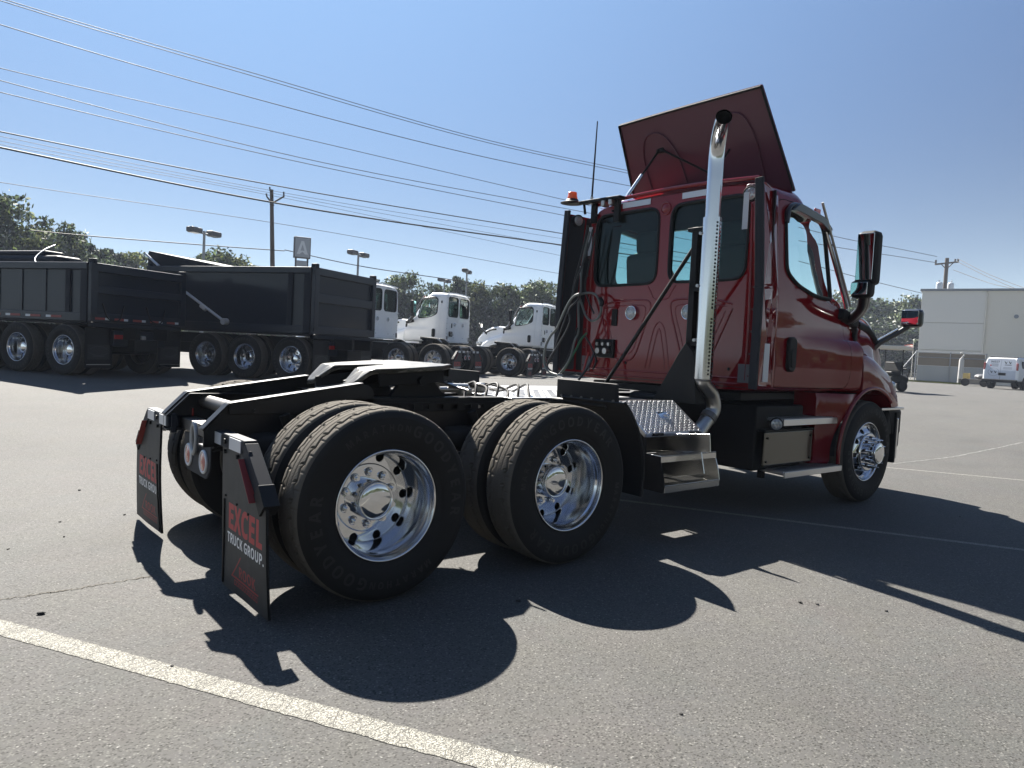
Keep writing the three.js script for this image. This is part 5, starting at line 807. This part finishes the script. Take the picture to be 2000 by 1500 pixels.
// ------------------------------------------------------------------ warehouse, fence, van, golf cart, house on the right
M.wallPaint = std([0.74, 0.695, 0.59], 0.85); M.wallPale = std([0.75, 0.725, 0.655], 0.85); M.trim = std([0.22, 0.24, 0.26], 0.6); M.brownScreen = std([0.20, 0.165, 0.125], 0.9); M.greyScreen = std([0.33, 0.34, 0.34], 0.9); M.concrete = std([0.45, 0.44, 0.42], 0.9);
{
  const c = at(1802, 566, 62), g0 = rise(c.x, c.z), az = 73 * R2, b = thing('warehouse', 'long pale cream warehouse with a flat roof at the right edge', 'warehouse', [c.x, g0, c.z], -az), H = c.y - g0;
  // local: x along the wall towards the right of the picture, z towards the camera side
  const seam = 4.7;
  part('wall', slab([0, 0, -26], [46, H - 0.1, -0.12], 0), M.wallPaint, b);
  part('wall_panel', slab([0, 2.75, -0.12], [seam - 0.06, H * 0.64, 0.05], 0.01), M.wallPale, b); part('wall_panel', slab([0, H * 0.64 + 0.03, -0.12], [seam - 0.06, H - 0.12, 0.05], 0.01), M.wallPale, b); part('wall_panel', slab([0, 0, -0.12], [seam - 0.06, 2.72, 0.02], 0.01), M.wallPale, b);
  for (let i = 0; i < 9; i++) part('wall_panel', slab([seam + 0.06 + i * 4.4, 0, -0.12], [seam + 4.38 + i * 4.4, H - 0.12, 0.03], 0.012), M.wallPaint, b);
  part('wall_rib', Array.from({ length: 14 }, (_, i) => slab([0.2 + i * 0.33, 2.78, 0.05], [0.24 + i * 0.33, H * 0.62, 0.062], 0)), M.wallPale, b);
  part('downpipe', bar([seam, 0, 0.12], [seam, H - 0.3, 0.12], 0.07), M.wallPaint, b);
  part('roof_edge', [slab([-0.15, H - 0.12, -26.1], [46.1, H + 0.08, 0.16], 0.02)], M.trim, b);
  part('wall_vent', bar([seam + 2.1, H * 0.72, 0.03], [seam + 2.1, H * 0.72, 0.12], 0.16, 0.16, 20), M.trim, b);
  // the yard fence in front of it
  const f0 = at(1789, 700, 58), fg = rise(f0.x, f0.z), f = thing('fence', 'chain link yard fence with a brown privacy screen at the foot of the warehouse', 'fence', [f0.x, fg, f0.z], -az);
  const L = 4.75; part('screen', [slab([0.15, 1.35, -0.02], [L - 0.1, 2.35, 0.0], 0)], M.brownScreen, f, 'brown upper screen'); part('screen', [slab([0.1, 0.08, -0.02], [L - 0.1, 1.33, 0.0], 0)], M.greyScreen, f, 'grey lower screen');
  part('fence_post', [0, L * 0.5, L].map((x) => bar([x, 0, 0.05], [x, 2.45, 0.05], 0.045)), M.galv, f); part('fence_rail', [bar([0, 2.0, 0.05], [L, 2.0, 0.05], 0.035), bar([0, 2.4, 0.05], [L, 2.4, 0.05], 0.03), bar([0, 0.1, 0.05], [L, 0.1, 0.05], 0.03)], M.galv, f); part('fence_brace', bar([-0.9, 1.0, 0.3], [0.05, 2.5, 0.05], 0.03), M.galv, f);
  const gp = at(1875, 748, 55), gate = thing('gate_post', 'stout white gate post with a curved top at the end of the fence', 'gate post', [gp.x, rise(gp.x, gp.z), gp.z], -az);
  part('post', [lathe([[0, 0], [0.20, 0], [0.17, 1.9], [0, 1.95]], 16), bar([0.05, 1.7, 0], [0.05, 2.2, 0], 0.06)], M.concrete, gate); part('post_hook', tube([[-0.12, 1.9, 0], [0.1, 2.15, 0], [0.14, 2.35, 0], [0.0, 2.45, 0], [-0.12, 2.36, 0]], 0.05, 20, 8), M.concrete, gate);
  const gr = new THREE.ConeGeometry(0.02, 0.16, 3).translate(0, 0.06, 0), gi = new THREE.InstancedMesh(gr, std([0.12, 0.135, 0.03], 0.9), 2600), e = new THREE.Matrix4(), Q = new THREE.Quaternion(), A0 = at(1770, 752, 57), A1 = at(1882, 752, 54);
  for (let i = 0; i < 2600; i++) { const t = rnd(), w = rr(-0.35, 0.35), x = lerp(A0.x, A1.x, t) + w * 0.9, z = lerp(A0.z, A1.z, t) - w * 0.4; Q.setFromEuler(new THREE.Euler(rr(-0.5, 0.5), rr(0, 6), rr(-0.5, 0.5))); gi.setMatrixAt(i, e.compose(V(x, rise(x, z), z), Q, V(1.3, rr(0.6, 1.3), 1.3))); }
  gi.name = 'grass_verge'; gi.castShadow = gi.receiveShadow = true; scene.add(gi); tag(gi, 'strip of yellow-green grass along the foot of the yard fence', 'grass', null, 'stuff');
  // low trailer with odds and ends
  const tp = at(1905, 750, 50), tr = thing('utility_trailer', 'low dark flatbed trailer with odds and ends beside the white van', 'trailer', [tp.x, rise(tp.x, tp.z), tp.z], -az);
  part('trailer_bed', [slab([-1.0, 0.42, -0.6], [1.3, 0.5, 0.6]), slab([-1.0, 0.2, -0.5], [1.2, 0.42, -0.4]), slab([-1.0, 0.2, 0.4], [1.2, 0.42, 0.5])], M.dirtySteel, tr); for (const x of [-0.6, 0.5]) part('trailer_wheel', latheZ([[0, -0.08], [0.26, -0.08], [0.27, 0], [0.26, 0.08], [0, 0.08]], 20).translate(x, 0.27, 0.62), M.rubber, tr);
  const bag = part('tarp_bundle', new THREE.SphereGeometry(0.42, 18, 12).scale(1.5, 0.5, 0.9), M.grey, scene); bag.name = 'tarp_bundle'; bag.position.set(tp.x + 0.3, rise(tp.x, tp.z) + 0.68, tp.z + 0.25); tag(bag, 'grey tarp bundle lying on the flatbed trailer', 'bundle'); warp(bag.geometry, (v) => { v.multiplyScalar(1 + 0.18 * noise.noise(v.x * 4, v.y * 4, v.z * 4)); });
  const crate = part('yellow_crate', box(0.35, 0.38, 0.35), std([0.40, 0.30, 0.10], 0.7), scene); crate.name = 'crate'; crate.position.set(tp.x - 0.25, rise(tp.x, tp.z) + 0.7, tp.z - 0.5); tag(crate, 'small yellow crate standing on the left end of the flatbed trailer', 'crate');
}
{ // white van seen from behind
  const p = at(1951, 757, 45), y = rise(p.x, p.z), van = thing('van', 'white work van with dark lettering on its rear doors, parked at the warehouse', 'van', [p.x, y, p.z], -8 * R2);
  const hw = 1.02, prof = rounded([[0, 0.52], [5.2, 0.52], [5.2, 1.05], [4.2, 1.2], [3.5, 1.95], [0.35, 2.02], [0.12, 1.92], [0.0, 1.1]], [0.06, 0.1, 0.15, 0.1, 0.2, 0.15, 0.1, 0.2]);
  const body = new TessellateModifier(0.3, 6).modify(plain(sideXY(prof, -hw, hw, 0.08))); part('van_body', warp(plain(body), (v) => { v.z *= 1 - 0.14 * smooth(v.y, 1.15, 2.05); }), M.white, van);
  M.vanPrint = new THREE.MeshStandardMaterial({ roughness: 0.4, side: THREE.DoubleSide, map: canvasTex(512, 512, (g, w, h) => {
    g.fillStyle = '#c9ced6'; g.fillRect(0, 0, w, h); g.fillStyle = '#17191d';
    const wing = (x, y, s) => { for (const [dx, k] of [[-1, 1], [0.15, 1]]) { g.beginPath(); g.moveTo(x + dx * s, y - 0.45 * s); g.lineTo(x + dx * s + 0.32 * s, y - 0.3 * s); g.lineTo(x + dx * s + 0.5 * s, y + 0.1 * s); g.lineTo(x + dx * s + 0.85 * s, y - 0.45 * s); g.lineTo(x + dx * s + 0.62 * s, y + 0.5 * s); g.lineTo(x + dx * s + 0.4 * s, y + 0.5 * s); g.closePath(); g.fill(); } };
    wing(375, 90, 66); g.font = 'bold 30px sans-serif'; g.textAlign = 'center'; g.fillStyle = '#4a4f58'; g.fillRect(320, 140, 120, 16);
    g.fillStyle = '#2a2d33'; g.font = 'bold 64px sans-serif'; g.fillText('WEST', 145, 100); g.fillStyle = '#70757d'; for (const yy of [125, 150, 175]) g.fillRect(80, yy, 130, 12); g.fillStyle = '#c04048'; g.fillRect(62, 150, 26, 30);
    g.strokeStyle = '#8f95a0'; g.lineWidth = 7; g.beginPath(); g.arc(140, 320, 92, 0, 7); g.stroke(); g.fillStyle = '#17191d'; wing(140, 318, 58);
    g.fillStyle = '#7d828b'; for (const yy of [205, 232]) g.fillRect(300, yy, 150, 12);
    g.strokeStyle = '#868b93'; g.lineWidth = 6; g.beginPath(); g.moveTo(256, 20); g.lineTo(256, 500); g.stroke();
  }) });
  const door = new THREE.PlaneGeometry(1.72, 1.36, 6, 8).rotateY(-Math.PI / 2); part('rear_doors', warp(door.translate(-0.012, 1.24, 0), (v) => { v.x += v.y > 1.1 ? 0.14 * (v.y - 1.1) : 0; v.z *= 1 - 0.10 * smooth(v.y, 1.15, 2.05); }), M.vanPrint, van);
  part('rear_bumper', slab([-0.16, 0.42, -1.0], [0.05, 0.62, 1.0], 0.04), M.plastic, van);
  for (const s of [1, -1]) part('tail_light', box(0.08, 0.46, 0.12, 0.05, 1.42, s * 0.93, 0.03), M.redLens, van);
  part('licence_plate', box(0.02, 0.16, 0.42, -0.03, 0.95, 0.12, 0.005), M.plastic, van);
  part('side_window', [slab([0.5, 1.32, 0.94], [1.5, 1.78, 1.0], 0.03), slab([1.7, 1.32, 0.94], [3.2, 1.78, 1.0], 0.03)], M.blackGloss, van); part('roof_edge', slab([0.25, 1.97, -0.78], [3.3, 2.03, 0.80], 0.02), M.darkGrey, van);
  for (const x of [1.0, 4.2]) for (const s of [1, -1]) { const w = sub('wheel', van); part('tyre', latheZ(chaikin([[0.2, -0.1], [0.36, -0.11], [0.38, -0.07], [0.38, 0.07], [0.36, 0.11], [0.2, 0.1]]), 28).translate(x, 0.38, s * 0.92), M.rubber, w); part('rim', latheZ([[0.2, 0.08], [0.12, 0.05], [0, 0.07]], 24).scale(1, 1, s).translate(x, 0.38, s * 0.92), M.steel, w); part('wheel_arch', new THREE.CircleGeometry(0.46, 28).translate(x, 0.42, s * 1.026), M.hole, w); }
}
{ // golf cart peeping out past the hood
  const p = at(1722, 766, 31), y = rise(p.x, p.z), c = thing('golf_cart', 'golf cart with a beige roof parked beyond the red hood', 'golf cart', [p.x, y, p.z], YAW - Math.PI / 2 + 0.25);
  const beige = std([0.80, 0.71, 0.57], 0.6);
  part('cart_roof', sideXY(rounded([[-0.95, 1.78], [-0.85, 1.93], [0.5, 1.96], [0.98, 1.90], [1.02, 1.78]], 0.03), -0.55, 0.55, 0.03), beige, c);
  part('roof_post', [[-0.8, 0.5], [-0.8, -0.5], [0.55, 0.5], [0.55, -0.5]].map(([x, z]) => bar([x, 0.7, z], [x * 0.9, 1.82, z], 0.02)), M.black, c);
  part('cart_body', [sideXY(rounded([[-1.15, 0.35], [0.85, 0.35], [0.9, 0.6], [0.45, 0.72], [0.2, 0.72], [-0.35, 0.42], [-0.75, 0.45], [-0.95, 0.9], [-1.15, 0.75]], 0.06), -0.52, 0.52, 0.04), slab([0.0, 0.7, -0.5], [0.5, 0.85, 0.5], 0.05), box(0.1, 0.42, 1.0, 0.52, 1.05, 0, 0.04, 0, 0, -0.15)], M.black, c);
  part('bag_rack', [bar([0.75, 0.1, 0.45], [0.95, 0.98, 0.45], 0.025), bar([0.75, 0.1, -0.45], [0.95, 0.98, -0.45], 0.025), bar([0.95, 0.98, -0.45], [0.95, 0.98, 0.45], 0.025), bar([0.5, 0.95, 0.45], [0.95, 0.98, 0.45], 0.025)], M.black, c);
  for (const x of [-0.8, 0.55]) for (const z of [-0.5, 0.5]) part('cart_wheel', latheZ(chaikin([[0, -0.08], [0.14, -0.08], [0.22, -0.1], [0.24, 0], [0.22, 0.1], [0.14, 0.08], [0, 0.08]]), 24).translate(x, 0.24, z), M.rubber, c);
  part('steering_wheel', new THREE.TorusGeometry(0.16, 0.014, 6, 20).rotateX(1.1).translate(-0.5, 1.05, 0.25), M.black, c);
  const hp = at(1752, 690, 100), h = thing('house', 'small grey gabled house far behind the golf cart', 'house', [hp.x, rise(hp.x, hp.z), hp.z], YAW - Math.PI / 2), hh = hp.y - rise(hp.x, hp.z);
  part('wall', slab([-2.2, 0, -3], [2.0, hh, 3], 0), M.concrete, h); part('roof', [extr(shapeOf([[-2.6, hh], [2.4, hh], [1.0, hh + 1.5], [-1.9, hh + 1.5]]), 7).translate(0, 0, -3.5), extr(shapeOf([[-0.3, hh - 0.05], [2.7, hh - 0.05], [1.2, hh + 1.1]]), 1.2).translate(0, 0, 3.2)], M.trim, h); part('window', [slab([-1.5, 0.9, 3], [-0.7, 2.0, 3.05]), slab([0.6, 0.9, 3], [1.4, 2.0, 3.05])], M.blackGloss, h);
  const fp = at(1772, 684, 70), fl = thing('flag', 'small red and white flag above the golf cart roof', 'flag', [fp.x, rise(fp.x, fp.z), fp.z], YAW - Math.PI / 2 - 0.2), fh = fp.y - rise(fp.x, fp.z) + 0.4;
  part('flag_pole', bar([0.5, 0, 0], [0.5, fh + 0.5, 0], 0.03), M.galv, fl); for (let i = 0; i < 5; i++) part('stripe', warp(new THREE.BoxGeometry(0.7, 0.10, 0.02, 10, 1, 1).translate(0.1, fh - 0.30 + i * 0.10, 0), (v) => { v.z += 0.08 * Math.sin(v.x * 6); v.y += 0.05 * Math.sin(v.x * 5); }), i % 2 ? M.reflector : M.reflectorRed, fl);
}
{ // long white wall far behind the white cabs
  const a = at(1010, 655, 72), b = at(1100, 655, 70), d = b.clone().sub(a).setY(0), L = d.length(), t = thing('boundary_wall', 'long low white wall in the distance between the middle and right white cabs', 'wall', [a.x, rise(a.x, a.z), a.z], Math.atan2(-d.z, d.x)), hy = at(1040, 628, 71).y - rise(a.x, a.z);
  for (let i = 0; i < 5; i++) part('wall_panel', slab([-0.4 + i * L / 4.6, 0, -0.15], [-0.45 + (i + 1) * L / 4.6, hy, 0.15], 0.02), M.wallPale, t); part('coping', slab([-0.5, hy, -0.2], [L * 1.1, hy + 0.1, 0.2], 0.02), M.trim, t);
}
// bits lying on the asphalt
{
  const first = [];
  for (const [u, v, s] of [[155, 958, 0.014], [80, 1200, 0.017], [243, 1006, 0.011], [117, 1020, 0.009], [125, 1049, 0.009], [16, 1073, 0.008], [1563, 1178, 0.014], [1596, 1181, 0.011], [1731, 1194, 0.010], [1867, 806, 0.02], [1330, 1395, 0.008], [1012, 1175, 0.016], [336, 1302, 0.009], [1875, 1010, 0.012]]) {
    const p = on(u, v, 'y', 0); let m;
    if (!first.length) { m = new THREE.Mesh(warp(new THREE.IcosahedronGeometry(1, 2).toNonIndexed(), (q) => { q.multiplyScalar(1 + 0.3 * noise.noise(q.x * 2, q.y * 2, q.z * 2 + 3)); q.y *= 0.55; }), std([0.03, 0.028, 0.026], 0.9)); m.castShadow = m.receiveShadow = true; first.push(m); } else m = first[0].clone();
    m.name = numbered('pebble'); m.position.set(p.x, rise(p.x, p.z) + s * 0.4, p.z); m.scale.set(s * rr(0.8, 1.3), s * 0.8, s * rr(0.65, 1.0)); m.rotation.y = rr(0, 6); scene.add(m); tag(m, 'small dark pebble lying loose on the asphalt', 'pebble', 'pebbles on the asphalt');
  }
}
renderer.render(scene, camera);
